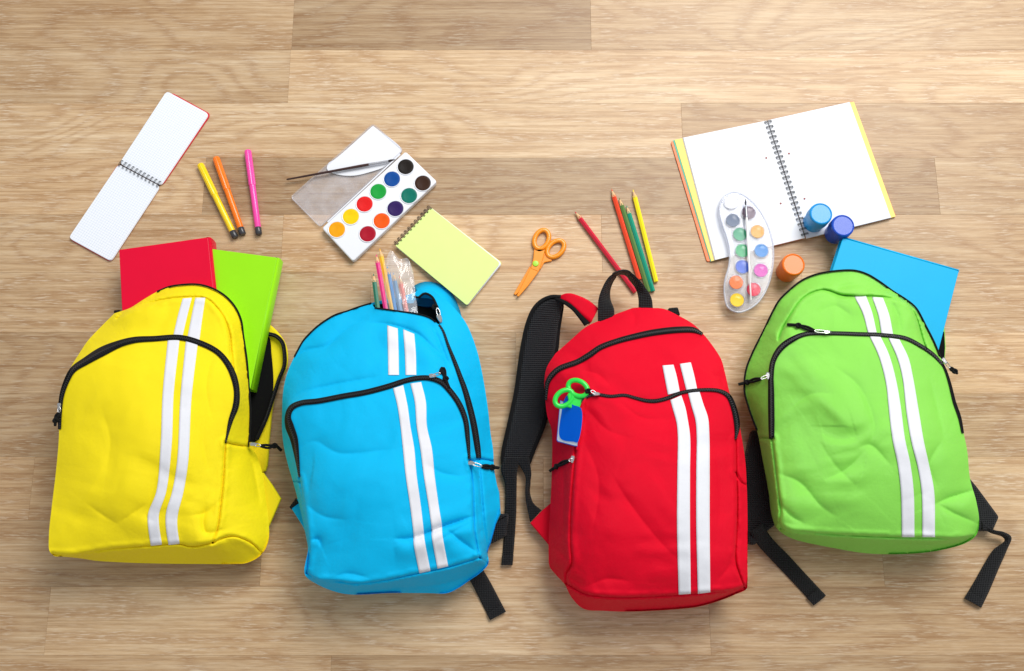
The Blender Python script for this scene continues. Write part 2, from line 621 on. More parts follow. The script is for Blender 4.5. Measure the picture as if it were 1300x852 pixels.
# ------------------------------------------------------------------ backpacks
class Bag:
    """inflated cloth shell: seams are held at given heights, panels between them bulge"""

    def __init__(self, root, sil, seams, regions, bulge, creases, fab, seed, zips, spacing=1.75, rumple=1.0):
        self.root, self.fab = root, fab
        silp = cat(sil + [sil[0]], int(length(sil + [sil[0]]) / spacing))[:-1]
        self.sil = silp
        vs, es, fixed = [], [], {}

        def add_line(P, closed, z=True):
            base = len(vs)
            for p in P:
                vs.append((float(p[0]), float(p[1])))
                if z and len(p) > 2 and not np.isnan(p[2]):
                    fixed[len(vs) - 1] = float(p[2])
            for k in range(len(P) - 1):
                es.append((base + k, base + k + 1))
            if closed:
                es.append((base + len(P) - 1, base))

        add_line(silp, True)
        dense = [np.array(silp)[:, :2]]
        for s in seams:
            P = cat(s, max(3, int(length(s) / spacing)))
            add_line(P, False)
            dense.append(P[:, :2])
        D = np.vstack(dense)
        x0, y0 = silp[:, 0].min(), silp[:, 1].min()
        x1, y1 = silp[:, 0].max(), silp[:, 1].max()
        rs = np.random.RandomState(seed)
        gx, gy = [], []
        r = 0
        y = y0
        while y < y1:
            row = np.arange(x0 + (spacing / 2 if r % 2 else 0), x1, spacing)
            gx.append(row)
            gy.append(np.full(len(row), y))
            y += spacing * 0.866
            r += 1
        gx, gy = np.concatenate(gx), np.concatenate(gy)
        gx = gx + rs.uniform(-.2, .2, len(gx))
        gy = gy + rs.uniform(-.2, .2, len(gy))
        ok = inside(gx, gy, silp[:, :2])
        gx, gy = gx[ok], gy[ok]
        keep = np.ones(len(gx), bool)
        for k in range(0, len(gx), 2000):
            d = (gx[k:k + 2000, None] - D[None, :, 0]) ** 2 + (gy[k:k + 2000, None] - D[None, :, 1]) ** 2
            keep[k:k + 2000] = d.min(1) > (spacing * 0.6) ** 2
        for a, b in zip(gx[keep], gy[keep]):
            vs.append((float(a), float(b)))
        ov, oe, of, orig, _, _ = delaunay_2d_cdt([Vector(v) for v in vs], es, [], 0, 1e-4)
        X = np.array([v.x for v in ov])
        Y = np.array([v.y for v in ov])
        T = np.array([tuple(f) for f in of if len(f) == 3])
        cx, cy = X[T].mean(1), Y[T].mean(1)
        ok = inside(cx, cy, silp[:, :2])
        T, cx, cy = T[ok], cx[ok], cy[ok]
        fz = np.full(len(X), np.nan)
        for i, os_ in enumerate(orig):
            for k in os_:
                if k in fixed:
                    fz[i] = fixed[k]
        used = np.zeros(len(X), bool)
        used[T.ravel()] = True
        # solve the inflated membrane
        E = np.vstack([T[:, [0, 1]], T[:, [1, 2]], T[:, [2, 0]]])
        E = np.unique(np.sort(E, 1), axis=0)
        a, b = E[:, 0], E[:, 1]
        n = len(X)
        free = used & np.isnan(fz)
        z = np.where(np.isnan(fz), 0.0, fz)
        src = np.zeros(n)
        for poly, p in bulge:
            m = inside(X, Y, poly) if poly is not None else np.ones(n, bool)
            src[m] = p
        deg = np.bincount(a, minlength=n) + np.bincount(b, minlength=n)

        def lap(v):
            return deg * v - np.bincount(a, v[b], n) - np.bincount(b, v[a], n)
        # src is wanted bulge in metres per 100 px span
        rhs = src * 6.0 * 13.0 / (100.0 ** 2) * spacing ** 2 / 4.0
        rr = np.where(free, rhs - lap(z), 0)
        p = rr.copy()
        rs0 = rr @ rr
        sol = np.zeros(n)
        for it in range(900):
            Ap = np.where(free, lap(p), 0)
            al = rs0 / max(p @ Ap, 1e-30)
            sol += al * p
            rr -= al * Ap
            rs1 = rr @ rr
            if rs1 < 1e-12:
                break
            p = rr + rs1 / rs0 * p
            rs0 = rs1
        z = z + sol
        # cloth: soft buckles, fine rumples and the folds seen in the photograph
        dz = np.zeros(n)
        sd = seed * 13
        wx = X + 22 * vnoise(X / 60, Y / 60, sd + 1)
        wy = Y + 22 * vnoise(X / 60 + 9, Y / 60, sd + 2)
        dz += 0.0105 * rumple * vnoise(wx / 70, wy / 62, sd + 3)
        # tension folds: short, slightly curved pleats that fan out and die away
        for q in range(3):
            th = rs.uniform(0, math.pi)
            ca, sa = math.cos(th), math.sin(th)
            lu, lv = (wx * ca + wy * sa), (-wx * sa + wy * ca)
            nz_ = vnoise(lu / 95 + 7 * q, lv / 17, sd + 20 + q)
            dz += 0.0042 * rumple * np.sign(nz_) * np.abs(nz_) ** 1.3 * np.clip(vnoise(wx / 70 + 3 * q, wy / 70, sd + 30 + q) * 3.0, 0, 1)
        dz += 0.0007 * rumple * vnoise(wx / 13, wy / 13, sd + 8)
        for si, Dl in enumerate(dense[1:]):
            if si in zips:
                continue
            dm = np.full(n, 1e9)
            for k in range(0, n, 4000):
                dm[k:k + 4000] = ((X[k:k + 4000, None] - Dl[None, :, 0]) ** 2 + (Y[k:k + 4000, None] - Dl[None, :, 1]) ** 2).min(1)
            pk = 1 + 1.6 * vnoise(X / 9, Y / 9, sd + 9)
            dz -= 0.0065 * np.exp(-dm / 1.15 ** 2)
            dz += 0.0011 * pk * np.exp(-((np.sqrt(dm) - 5) / 3.0) ** 2)
        for pts, w, dep in creases:
            P = cat(pts, 40)
            seg = P[1:] - P[:-1]
            best = np.full(n, 1e9)
            side = np.zeros(n)
            along = np.zeros(n)
            for k in range(len(seg)):
                L2 = seg[k] @ seg[k]
                tt = np.clip(((X - P[k, 0]) * seg[k, 0] + (Y - P[k, 1]) * seg[k, 1]) / L2, 0, 1)
                ex, ey = X - P[k, 0] - tt * seg[k, 0], Y - P[k, 1] - tt * seg[k, 1]
                d = np.hypot(ex, ey)
                m = d < best
                best[m] = d[m]
                side[m] = np.sign(seg[k, 0] * ey - seg[k, 1] * ex)[m]
                along[m] = ((k + tt) / len(seg))[m]
            sg = best * side
            env = np.sin(np.pi * np.clip(along, 0.02, 0.98)) ** 0.6
            dz += 1.45 * dep * env * (-0.8 * np.exp(-best / (0.8 * w)) + 0.55 * np.exp(-((sg - 3.6 * w) / (3.2 * w)) ** 2) + 0.2 * np.exp(-((sg + 3.6 * w) / (3.2 * w)) ** 2))
        z = z + dz
        z = np.maximum(z, 0.006)
        self.X, self.Y, self.Z, self.T = X, Y, z, T
        self.bvh = BVHTree.FromPolygons([(x, y, q * 1000) for x, y, q in zip(X, Y, z)], [tuple(t) for t in T.tolist()])
        # one mesh for each panel
        lab = np.full(len(T), -1)
        for ri, (nm, poly, mat) in enumerate(regions):
            m = (lab < 0) & (inside(cx, cy, poly) if poly is not None else True)
            lab[m] = ri
        last = len(regions) - 1
        ids = np.where(lab == last)[0]
        par = {int(v): int(v) for v in np.unique(T[ids])}

        def find(v):
            while par[v] != v:
                par[v] = par[par[v]]
                v = par[v]
            return v
        for t_ in T[ids].tolist():
            r0 = find(t_[0])
            par[find(t_[1])] = r0
            par[find(t_[2])] = r0
        comp = np.array([find(int(T[i][0])) for i in ids])
        big = np.bincount(comp).argmax() if len(comp) else -1
        regions = list(regions)
        for cid in np.unique(comp):
            if cid != big:
                lab[ids[comp == cid]] = len(regions)
                regions.append(('side_panel', None, fab))
        W = [U(x, y, q) for x, y, q in zip(X, Y, z)]
        self.panels = {}
        for ri, (nm, poly, mat) in enumerate(regions):
            tr = T[lab == ri]
            if len(tr) == 0:
                continue
            u, inv = np.unique(tr.ravel(), return_inverse=True)
            fc = inv.reshape(-1, 3)
            o = mesh_obj(nm, [W[i] for i in u], fc.tolist(), mat, root)
            me = o.data
            if me.polygons and sum(p.normal.z for p in me.polygons) < 0:
                me.flip_normals()
            self.panels.setdefault(nm, o)
        # back of the bag: from the outline down and under to the floor
        rim = [U(p[0], p[1], self.z(p[0], p[1])) for p in silp]
        n_ = len(rim)
        ar = sum(rim[i].x * rim[(i + 1) % n_].y - rim[(i + 1) % n_].x * rim[i].y for i in range(n_))
        sgn = 1 if ar > 0 else -1
        V, F = [], []
        for f, ins in ((1.0, 0.0), (0.75, 0.003), (0.45, 0.010), (0.18, 0.020), (0.0, 0.034)):
            for i in range(n_):
                e = rim[(i + 3) % n_] - rim[i - 3]
                nn = Vector((-e.y, e.x, 0)).normalized() * sgn
                q = rim[i] + nn * ins
                V.append((q.x, q.y, max(rim[i].z * f, 0.002)))
        for k in range(4):
            for i in range(n_):
                j = (i + 1) % n_
                F.append((k * n_ + i, k * n_ + j, (k + 1) * n_ + j, (k + 1) * n_ + i))
        c = sum((Vector(v) for v in V[4 * n_:]), Vector()) / n_
        V.append((c.x, c.y, 0.002))
        for i in range(n_):
            F.append((4 * n_ + i, 4 * n_ + (i + 1) % n_, len(V) - 1))
        fix_normals(mesh_obj('back_panel', V, F, fab, root))

    def z(self, x, y):
        h = self.bvh.ray_cast(Vector((x, y, 1e4)), Vector((0, 0, -1)))
        if h[0] is None:
            h = self.bvh.find_nearest(Vector((x, y, 60.0)))
            # outside the outline: keep the height of the nearest rim point
            d = (self.sil[:, 0] - x) ** 2 + (self.sil[:, 1] - y) ** 2
            k = int(d.argmin())
            q = self.bvh.ray_cast(Vector((self.sil[k, 0] * .985 + self.sil[:, 0].mean() * .015,
                                          self.sil[k, 1] * .985 + self.sil[:, 1].mean() * .015, 1e4)), Vector((0, 0, -1)))
            return (q[0].z if q[0] is not None else h[0].z) / 1000
        return h[0].z / 1000

    def band(self, name, L, R, mat, off=0.0012, m=5, parent=None, step=2.0, drop=0.0012):
        """sewn-on tape lying on the cloth, edges given in pixels"""
        n = max(8, int(length(L) / step))
        C = cat([tuple(a[:2]) + tuple(b[:2]) for a, b in zip(L, R)], n)
        V, F = [], []
        for c in C:
            for k in range(-1, m + 2):
                u = min(max(k / m, 0), 1)
                x, y = c[0] * (1 - u) + c[2] * u, c[1] * (1 - u) + c[3] * u
                o = off if 0 <= k <= m else off - drop
                V.append(U(x, y, self.z(x, y) + o))
        s = m + 3
        for i in range(n - 1):
            for k in range(s - 1):
                F.append((i * s + k, i * s + k + 1, (i + 1) * s + k + 1, (i + 1) * s + k))
        o = mesh_obj(name, V, F, mat, parent or self.root)
        if sum(p.normal.z for p in o.data.polygons) < 0:
            o.data.flip_normals()
        return o

    def zipper(self, path, widths, off=0.0016, teeth=True):
        n = max(12, int(length(path) / 2))
        C = cat([tuple(p[:2]) + (w,) for p, w in zip(path, widths)], n)
        L, R = edges_of(C[:, :2], C[:, 2])
        o = self.band('zipper', L.tolist(), R.tolist(), M['zip'], off, 4, drop=off + 0.0012)
        if teeth:
            N = int(length(path) / 1.5)
            K = cat([tuple(p[:2]) + (w,) for p, w in zip(path, widths)], N)
            V, F = [], []
            for i in range(1, N - 1):
                x, y, w = K[i]
                tx, ty = K[i + 1][:2] - K[i - 1][:2]
                q = math.hypot(tx, ty) or 1
                tx, ty = tx / q, ty / q
                s = 0.45 if i % 2 else -0.45
                x, y = x - ty * s, y + tx * s
                zc = self.z(x, y) + off
                base = len(V)
                for (da, db, dz) in ((-.5, -1.25, 0), (.5, -1.25, 0), (.5, 1.25, 0), (-.5, 1.25, 0), (-.34, -.9, .0013), (.34, -.9, .0013), (.34, .9, .0013), (-.34, .9, .0013)):
                    V.append(U(x + tx * da - ty * db, y + ty * da + tx * db, zc + dz))
                F += [tuple(base + k for k in f) for f in ((4, 5, 6, 7), (0, 1, 5, 4), (1, 2, 6, 5), (2, 3, 7, 6), (3, 0, 4, 7))]
            tt = mesh_obj('zipper_teeth', V, F, M['teeth'], o, False)
            tt['kind'] = 'stuff'
        return o

    def piping(self, path, r=0.0016, lift=0.0006, mat=None):
        P = cat([p[:2] for p in path], max(8, int(length(path) / 3)))
        return tube('piping', [U(x, y, self.z(x, y) + lift) for x, y in P], r, mat or M['zip'], self.root, 8)

    def slider(self, x, y, ang, cord, off=0.004, size=1.0):
        """metal zip slider with its pull and a knotted cord; ang in the picture plane"""
        z = self.z(x, y) + off
        slider_at(self.root, x, y, z, ang, cord, lambda a, b: self.z(a, b), size)


def slider_at(root, x, y, z, ang, cord, surf, size=1.0):
    c, s = math.cos(ang), math.sin(ang)
    f = lambda a, b, h: U(x + (a * c - b * s) * size, y + (a * s + b * c) * size, z + h * size)
    V, F = [], []
    prof = [(-4.2, 1.9), (-2, 2.6), (2, 2.2), (4.6, 1.2)]
    for h, k in ((0.0, 1.0), (0.0028, 1.0), (0.0036, 0.75)):
        for a, b in prof:
            V.append(f(a * k, b * k, h))
        for a, b in reversed(prof):
            V.append(f(a * k, -b * k, h))
    for r in range(2):
        for i in range(8):
            F.append((r * 8 + i, r * 8 + (i + 1) % 8, (r + 1) * 8 + (i + 1) % 8, (r + 1) * 8 + i))
    F.append(tuple(range(16, 24)))
    F.append(tuple(reversed(range(8))))
    o = fix_normals(mesh_obj('zipper_slider', V, F, M['metal'], root, False))
    # pull tab: a wire loop from the slider towards the cord
    dx, dy = cord[0][0] - x, cord[0][1] - y
    q = math.hypot(dx, dy) or 1
    dx, dy = dx / q, dy / q
    hz = lambda a, b, h: U(a, b, max(surf(a, b), 0.004) + h)
    W = 1.7 * size
    pts = []
    for k in range(14):
        a = 2 * math.pi * k / 14
        l = q * (0.5 + 0.5 * math.cos(a))
        w = W * math.sin(a)
        pts.append(U(x + dx * l - dy * w, y + dy * l + dx * w, max(z + 0.003, surf(x + dx * l, y + dy * l) + 0.003)))
    tube('pull_ring', pts, 0.0007 * size, M['metal'], o, 6, True)
    if len(cord) > 1:
        P = cat(cord, 22)
        pl = []
        for sgn_ in (1, -1):
            for k in (range(22) if sgn_ > 0 else range(21, -1, -1)):
                t = P[min(k + 1, 21)] - P[max(k - 1, 0)]
                t /= (np.linalg.norm(t) or 1)
                w = 1.25 * size * (math.sin(math.pi * min(k / 12, 1)) + 0.35) * sgn_
                xx, yy = P[k, 0] - t[1] * w, P[k, 1] + t[0] * w
                pl.append(hz(xx, yy, 0.0035))
        tube('pull_cord', pl, 0.0018 * size, M['cord'], o, 7)
        kx, ky = P[13]
        kp = hz(kx, ky, 0.0042)
        kn = [kp + Vector((0.0026 * math.cos(t) * (1 + .3 * math.cos(3 * t)), 0.0022 * math.sin(t), 0.0012 * math.sin(2 * t))) for t in np.linspace(0, 2 * math.pi, 15)[:-1]]
        tube('cord_knot', kn, 0.0023 * size, M['cord'], o, 7, True)


def Z(pts, *zs):
    """append heights to pixel points; zs = one value or start/end to spread along the line"""
    n = len(pts)
    if len(zs) == 1:
        return [(p[0], p[1], zs[0]) for p in pts]
    t = np.linspace(0, len(zs) - 1, n)
    v = np.interp(t, range(len(zs)), zs)
    return [(p[0], p[1], float(q)) for p, q in zip(pts, v)]


def outline(*lines):
    """closed polygon out of smoothed lines (pixels)"""
    return np.vstack([cat([p[:2] for p in l], max(3, int(length(l) / 2.3))) for l in lines])


def stripe_pair(bag, *ss):
    for s in ss:
        bag.band('stripe', [(a, b) for a, b, c, d in s], [(c, d) for a, b, c, d in s], M['stripe'], 0.0013)


SC = 0.58   # how deep the seams stand, relative to a fully packed bag


# ---- yellow backpack
def yellow_bag():
    root = thing('backpack', 'bright yellow backpack with crimson and lime books sticking out', 'backpack', U(200, 560), 'striped backpacks lying in a row')
    fab = M['yellow']
    topedge = Z([(145, 398), (165, 391), (181, 381), (200, 370), (215, 364), (231, 361.5), (250, 361), (267, 365), (285, 375), (298, 389), (306, 406), (309, 427), (313.5, 458), (316, 491), (318, 520), (317, 552), (316, 566)], .062, .066, .07, .07, .068, .06, .055)
    rightlow = Z([(324, 575), (333, 600), (337, 630), (341, 662), (341, 686), (332, 704), (314, 714.5), (298, 716)], .045, .042, .04, .036)
    bottom = Z([(250, 716), (200, 715.5), (153, 714), (122, 712), (102, 709)], .04, .045)
    left = [(82, 707, .075), (69, 706, .09), (63, 700, .095), (62, 681, .098), (65.5, 645, .10), (70.5, 603, .10), (74.5, 559, .10), (75, 530, .10), (75, 504, .10), (81, 486, .098), (89, 468, .095), (103, 445, .08), (112, 432, .075), (127, 416, .066)]
    zp = Z([(75.5, 545), (76, 525), (78, 504), (83.5, 486), (92.6, 469.5), (109.4, 458), (130, 446), (153, 436), (171, 431.5), (195, 430), (228, 428.5), (252, 434.6), (275, 446), (288, 460), (297, 478.5), (300.7, 497), (299.4, 515.5), (293, 534), (286.5, 562)], .10, .108, .112, .112, .110, .105, .102)
    pr = Z([(286.5, 562), (285, 583), (284, 603), (280, 645), (276, 672), (270, 689)], .102, .1, .098)
    bs = Z([(270, 689), (262, 691), (243, 694), (228, 691), (192, 693), (166, 695), (138, 697.5), (114.5, 701), (89, 705), (66, 704)], .096, .1, .1, .098, .092)
    lf = [(66, 704), (60, 681), (63, 645), (68, 603), (72, 559), (75.5, 545)]
    gs = Z([(148, 404), (160, 395), (174, 389), (195, 383), (215, 379), (240, 377), (262, 379), (276, 391), (286, 406), (292, 425), (294, 445), (297, 470)], .078, .092, .096, .096, .098, .102)
    sh = Z([(286.5, 562), (300, 565), (316, 567)], .10, .058)
    sb = Z([(270, 689), (284, 683), (298, 681), (320, 690), (333, 703)], .096, .085, .045)
    pocket = outline(zp, pr, bs, lf)
    side = outline(sh, [(316, 567), (360, 580), (360, 720), (333, 703)], sb[::-1], pr[::-1])
    bot = outline(bs[::-1], sb, [(333, 703), (340, 760), (60, 760), (50, 705), (66, 704)])
    gus = outline(gs, [(297, 470), (300, 497), (299, 520), (286.5, 562)], sh, [(316, 567), (350, 520), (330, 340), (140, 340), (120, 400), (148, 404)])
    cr = [([(148, 404), (175, 391), (210, 381)], 3.5, .004), ([(203, 372), (190, 381), (176, 387)], 4, .004),
          ([(285, 405), (292, 425), (293, 450), (289, 458)], 4, .004), ([(262, 640), (258, 664), (262, 676), (285, 672)], 4, .005),
          ([(228, 691), (246, 694), (270, 690), (290, 684)], 3, .004), ([(316, 575), (323, 600), (330, 640)], 5, .004),
          ([(150, 664), (168, 652), (186, 640)], 4, .002), ([(110, 640), (140, 660), (150, 666)], 5, .0022),
          ([(200, 600), (190, 640), (186, 656), (200, 664)], 6, .003), ([(262, 520), (258, 560), (266, 600)], 7, .0025),
          ([(270, 450), (262, 490), (268, 530)], 6, .0025), ([(240, 655), (262, 650), (282, 632)], 5, .003), ([(130, 520), (140, 560), (134, 600)], 9, .002)]
    bag = Bag(root, topedge + rightlow + bottom + left, [zp, pr, bs, gs, sh, sb],
              [('front_pocket', pocket, fab), ('side_panel', side, fab), ('bottom_panel', bot, fab), ('top_gusset', gus, fab), ('upper_panel', None, fab)],
              [(None, .004), (pocket, .0062), (side, .009), (bot, .01)], cr, fab, 11, (0,))
    bag.zipper(zp, [4, 5, 6, 7, 8, 10, 12, 9, 8, 7, 7, 7, 7, 7.5, 8, 7.5, 8, 6, 1.5])
    bag.piping(topedge[3:], 0.0015)
    stripe_pair(bag, [(232, 379, 243.6, 378), (226, 400, 238, 400), (220, 426, 232, 426)], [(248, 378, 260.7, 378), (243, 402, 257, 403), (238, 428, 253, 433)],
                [(213, 432, 228, 431), (206.5, 500, 220.5, 500), (204, 564, 218, 564), (198.5, 624, 211, 624), (188, 652, 202, 652), (188, 668, 202, 667), (191.5, 693, 205.7, 691.6)],
                [(236, 433, 251, 437), (229, 505, 243, 507), (225, 585, 239, 585), (218.6, 624, 233, 624), (211, 650, 226, 652), (210.5, 667, 225, 667), (214, 692, 228, 690.5)])
    bag.slider(75, 516, 1.6, [(75, 524), (71, 531), (70, 540)], 0.003)
    # opened side: lining, back flap with its half of the zip
    flap = [(330, 402), (343, 412), (355, 424), (363.5, 440), (364, 465), (356, 481), (347, 509), (342, 552), (335, 600), (318, 596), (312, 540), (312, 470), (320, 420)]
    slab('back_flap', [p[:2] for p in cat([tuple(U(a, b, .012).xy) for a, b in flap + flap[:1]], 70)[:-1]], .003, .012, fab, root, .003, smooth=False)
    lin_ = [(326, 420), (341, 427), (344.6, 450), (347, 486), (344.6, 509), (337, 532), (323, 562), (312, 556), (312, 440)]
    slab('lining', [p[:2] for p in cat([tuple(U(a, b, .0145).xy) for a, b in lin_ + lin_[:1]], 60)[:-1]], .0125, .0148, M['lining'], root, .001)
    zc = [(341, 424), (350, 426.5), (358, 434), (361, 446), (361, 464), (354.5, 481), (346, 507), (338, 531), (326, 558)]
    L, R = edges_of(cat(zc, 40), [5] * 40)
    zz = np.linspace(.016, .02, 40)
    zo = ribbon('zipper', [(a, b, h) for (a, b), h in zip(L, zz)], [(a, b, h + .004) for (a, b), h in zip(R, zz)], M['zip'], root, .0018, 4)
    Pz = cat([(p[0] - 1, p[1]) for p in zc], 80)
    V, F = [], []
    for i, (x, y) in enumerate(Pz):
        b = len(V)
        for da, db, dz in ((-.5, -1, 0), (.5, -1, 0), (.5, 1, 0), (-.5, 1, 0)):
            V += [U(x + da * 1.3, y + db * .5, .0215 + dz), U(x + da * 1.1, y + db * .4, .024)]
        F += [(b, b + 2, b + 3, b + 1), (b + 2, b + 4, b + 5, b + 3), (b + 4, b + 6, b + 7, b + 5), (b + 6, b, b + 1, b + 7), (b + 1, b + 3, b + 5, b + 7)]
    tt = mesh_obj('zipper_teeth', V, F, M['teeth'], zo, False)
    tt['kind'] = 'stuff'
    slider_at(root, 321, 564, .062, 0.05, [(331, 566), (342, 567), (350, 566), (357, 572)], lambda a, b: .058 if a < 330 else max(.058 - (a - 330) * .001, .03), 1.05)
    slab('strap_tab', pxpoly([(334, 600), (345, 615), (356.5, 633), (349, 650), (341, 668), (305, 668), (305, 605)], .03), .022, .030, fab, root, .002)
    slab('zipper_stop', round_poly(pxpoly([(144, 394), (152, 393), (152, 400), (145, 401)], .06), .002), .050, .060, M['zip'], root, .001)
    return bag


# ---- blue backpack
def blue_bag():
    root = thing('backpack', 'sky blue backpack with pencils in a clear case poking out of its top', 'backpack', U(495, 580), 'striped backpacks lying in a row')
    fab = M['blue']
    left = [(389, 684, .07), (384, 660, .065), (377.5, 632, .06), (372, 612, .058), (364.5, 586, .056), (360, 565, .056), (358, 546, .056), (358, 526, .058), (359.4, 497, .06), (364.5, 474, .06), (373.6, 453, .06), (385, 432.6, .06), (391.6, 425, .06), (404.5, 413, .06), (425, 400, .06), (440.7, 395, .06), (456, 389.5, .062), (471, 385, .066)]
    top = [(476, 391, .074), (495, 393.5, .078), (512, 396, .08), (527, 398, .08), (544.6, 403, .078), (553, 409, .072), (557.5, 412, .066), (557, 398, .058), (553.5, 386, .054), (548, 376.5, .052), (539, 372.5, .05), (530.5, 378, .048), (526, 376, .046), (528, 370, .046), (538, 367.5, .048), (549.7, 369.4, .05)]
    right = Z([(560, 377), (575.5, 390), (591, 409), (604, 440), (611.7, 471), (619.4, 518), (623, 551), (626, 570), (627.5, 596), (632, 622), (634, 650), (631, 660), (623, 689), (619.4, 700), (620, 716), (609, 728)], .05, .045, .045, .045, .045, .04)
    bottom = Z([(596, 737), (583, 746), (568, 753), (540, 753), (495, 753), (448, 755), (428, 752), (402, 741.5)], .035, .04, .045)
    corner = [(387, 729.5, .075), (391, 697, .085)]
    zp = Z([(380, 606), (377, 581), (373, 557), (367.5, 541), (365.5, 529), (369.7, 518), (381, 512), (404.5, 509), (435.5, 503), (464, 498), (492, 490.7), (515.6, 483), (531, 480), (545, 480), (560, 485), (570, 494.6), (583, 512.7), (591, 533), (594, 557), (596, 583)], .09, .092, .098, .108, .11, .11, .105, .1)
    pr = Z([(596, 583), (599, 604), (601, 622), (601.5, 655), (604, 685), (609, 708)], .1, .098, .09)
    bs = Z([(609, 708), (590, 714), (569, 720), (546, 725), (531, 728), (508, 733), (485, 737.5), (451, 741), (428, 738), (404.5, 736.5), (389, 728)], .088, .098, .1, .1, .095, .078)
    pl = Z([(389, 728), (392, 697), (390, 671), (384, 630), (380, 606)], .078, .095, .095, .09)
    mz = Z([(557.5, 412), (562.6, 420), (569, 438), (578, 461), (585, 480), (591, 497), (601, 536), (606.5, 569), (608, 582)], .066, .078, .082, .08, .075)
    sh = Z([(596, 584), (602, 585), (608, 583), (618, 584), (627, 586)], .098, .075, .045)
    lo = Z([(608, 583), (611, 622), (614, 660), (618, 690), (619.5, 708)], .078, .078, .07, .045)
    sb = Z([(609, 708), (615, 712), (620, 716)], .088, .045)
    ls = Z([(372, 612), (376, 611), (381, 612)], .058, .085)
    pocket = outline(zp, pr, bs, pl)
    bot = outline(bs[::-1], sb, [(620, 716), (640, 770), (380, 770), (376, 729), (389, 728)])
    gus = outline(mz, [(608, 582), (618, 584), (627, 586), (650, 580), (620, 360), (520, 355), (520, 380), (557, 400), (557.5, 412)])
    side = outline([(596, 583), (602, 585), (608, 583), (618, 584), (627, 586), (660, 600), (650, 716), (620, 716)], sb[::-1], pr[::-1])
    lside = outline([(350, 611), (372, 612), (376, 611), (381, 612), (384, 630), (390, 671), (392, 697), (389, 728), (370, 729), (350, 611)])
    cr = [([(518, 686), (540, 677), (560, 669), (602, 655)], 3.4, .010), ([(552, 690), (575, 676), (600, 662)], 5, .004), ([(566, 672), (590, 690), (606, 702)], 4, .006),
          ([(367, 464), (385, 446), (410, 440), (430, 430)], 4, .005), ([(365, 512), (385, 498), (420, 489), (480, 478)], 4, .004), ([(410, 448), (430, 425), (452, 410), (470, 402)], 9, .005),
          ([(395, 686), (404, 684), (408, 694)], 3.5, .006), ([(500, 684), (520, 683), (528, 678)], 4, .005), ([(470, 410), (495, 412), (530, 424), (548, 440), (572, 462)], 4, .006),
          ([(545, 405), (556, 430), (566, 455), (572, 470)], 4, .005), ([(385, 565), (400, 560), (430, 575), (500, 570)], 9, .004), ([(420, 735), (440, 728), (470, 734)], 4, .003),
          ([(388, 640), (410, 655), (440, 660)], 6, .003), ([(602, 600), (606, 640), (612, 690)], 4, .005), ([(440, 756), (500, 747), (560, 742), (605, 728)], 3, .003), ([(540, 588), (560, 600), (588, 605)], 6, .003)]
    bag = Bag(root, left + top + right + bottom + corner, [zp, pr, bs, pl, mz, sh, lo, sb, ls],
              [('front_pocket', pocket, fab), ('side_panel', side, fab), ('side_panel', lside, fab), ('bottom_panel', bot, fab), ('top_gusset', gus, fab), ('upper_panel', None, fab)],
              [(None, .006), (gus, .008), (pocket, .0062), (bot, .01)], cr, fab, 23, (0, 4))
    bag.zipper(zp, [2, 6, 10, 11, 8, 7.5, 7, 7, 7, 7, 7, 6.5, 6.5, 6.5, 7, 7, 7, 6.5, 5.5, 3])
    bag.zipper(mz, [2, 2.5, 3.5, 5, 6, 7, 8, 7.5, 6])
    bag.piping(left[10:] , 0.0014)
    bag.piping(top[0:6], 0.0013)
    bag.piping([p for p in top[7:13]], 0.0019)
    stripe_pair(bag, [(491.6, 413, 505, 417), (492.5, 445, 506, 445), (493, 476, 506.5, 476)], [(511.7, 418, 526, 424), (514, 448, 528, 450), (515, 476, 528.5, 476)],
                [(499, 493, 512, 489), (504.5, 515, 517.4, 515), (508.4, 541, 521, 541), (511.5, 570, 526, 570), (515, 603.6, 529, 603.6), (521, 645, 534.7, 645), (525, 679.7, 538, 675), (525, 689, 539, 685), (532.4, 728, 546.6, 725)],
                [(521, 487, 534.7, 485), (526.5, 510, 540.7, 510), (529, 541, 542, 541), (533.7, 570, 548.4, 570), (538, 603.6, 551.8, 603.6), (544.6, 645, 557.5, 645), (548, 671.5, 561, 667), (548, 680, 561.5, 677), (555.4, 722, 569, 719)])
    bag.slider(549, 477, 0.0, [(559, 474), (562, 468), (566, 482), (570, 492)], 0.004)
    bag.slider(558, 404, 1.2, [(555, 391), (550, 389)], 0.004, 1.2)
    bag.slider(598, 588, 0.15, [(612, 592), (622, 593), (633, 594)], 0.004, 1.1)
    # open mouth: teal inner back and black lining
    slab('lining', [p[:2] for p in cat([tuple(U(a, b, .022).xy) for a, b in [(470, 387), (500, 384), (528, 385), (556, 386), (560, 405), (552, 415), (520, 408), (474, 402), (470, 387)]], 50)[:-1]], .004, .022, M['lining'], root, .002)
    slab('inner_back', [p[:2] for p in cat([tuple(U(a, b, .026).xy) for a, b in [(524, 386), (529, 377), (539, 371), (549, 375), (557, 387), (540, 389), (524, 386)]], 50)[:-1]], .005, .026, M['bluelining'], root, .002)
    slab('back_flap', [p[:2] for p in cat([tuple(U(a, b, .016).xy) for a, b in [(440, 398), (474, 383), (500, 378), (528, 371), (540, 369), (552, 376), (556, 392), (520, 396), (440, 398)]], 60)[:-1]], .003, .016, fab, root, .003)
    # strap anchors and webbing
    slab('strap_tab', pxpoly([(368, 643), (377, 633), (410, 640), (415, 684), (391, 684), (384, 668)], .03), .022, .030, fab, root, .002)
    ribbon('strap_webbing', [(368, 643, .026), (376, 632, .026)], [(370.5, 647, .026), (381, 640, .026)], M['webbing'], root, .006, 4, 12)
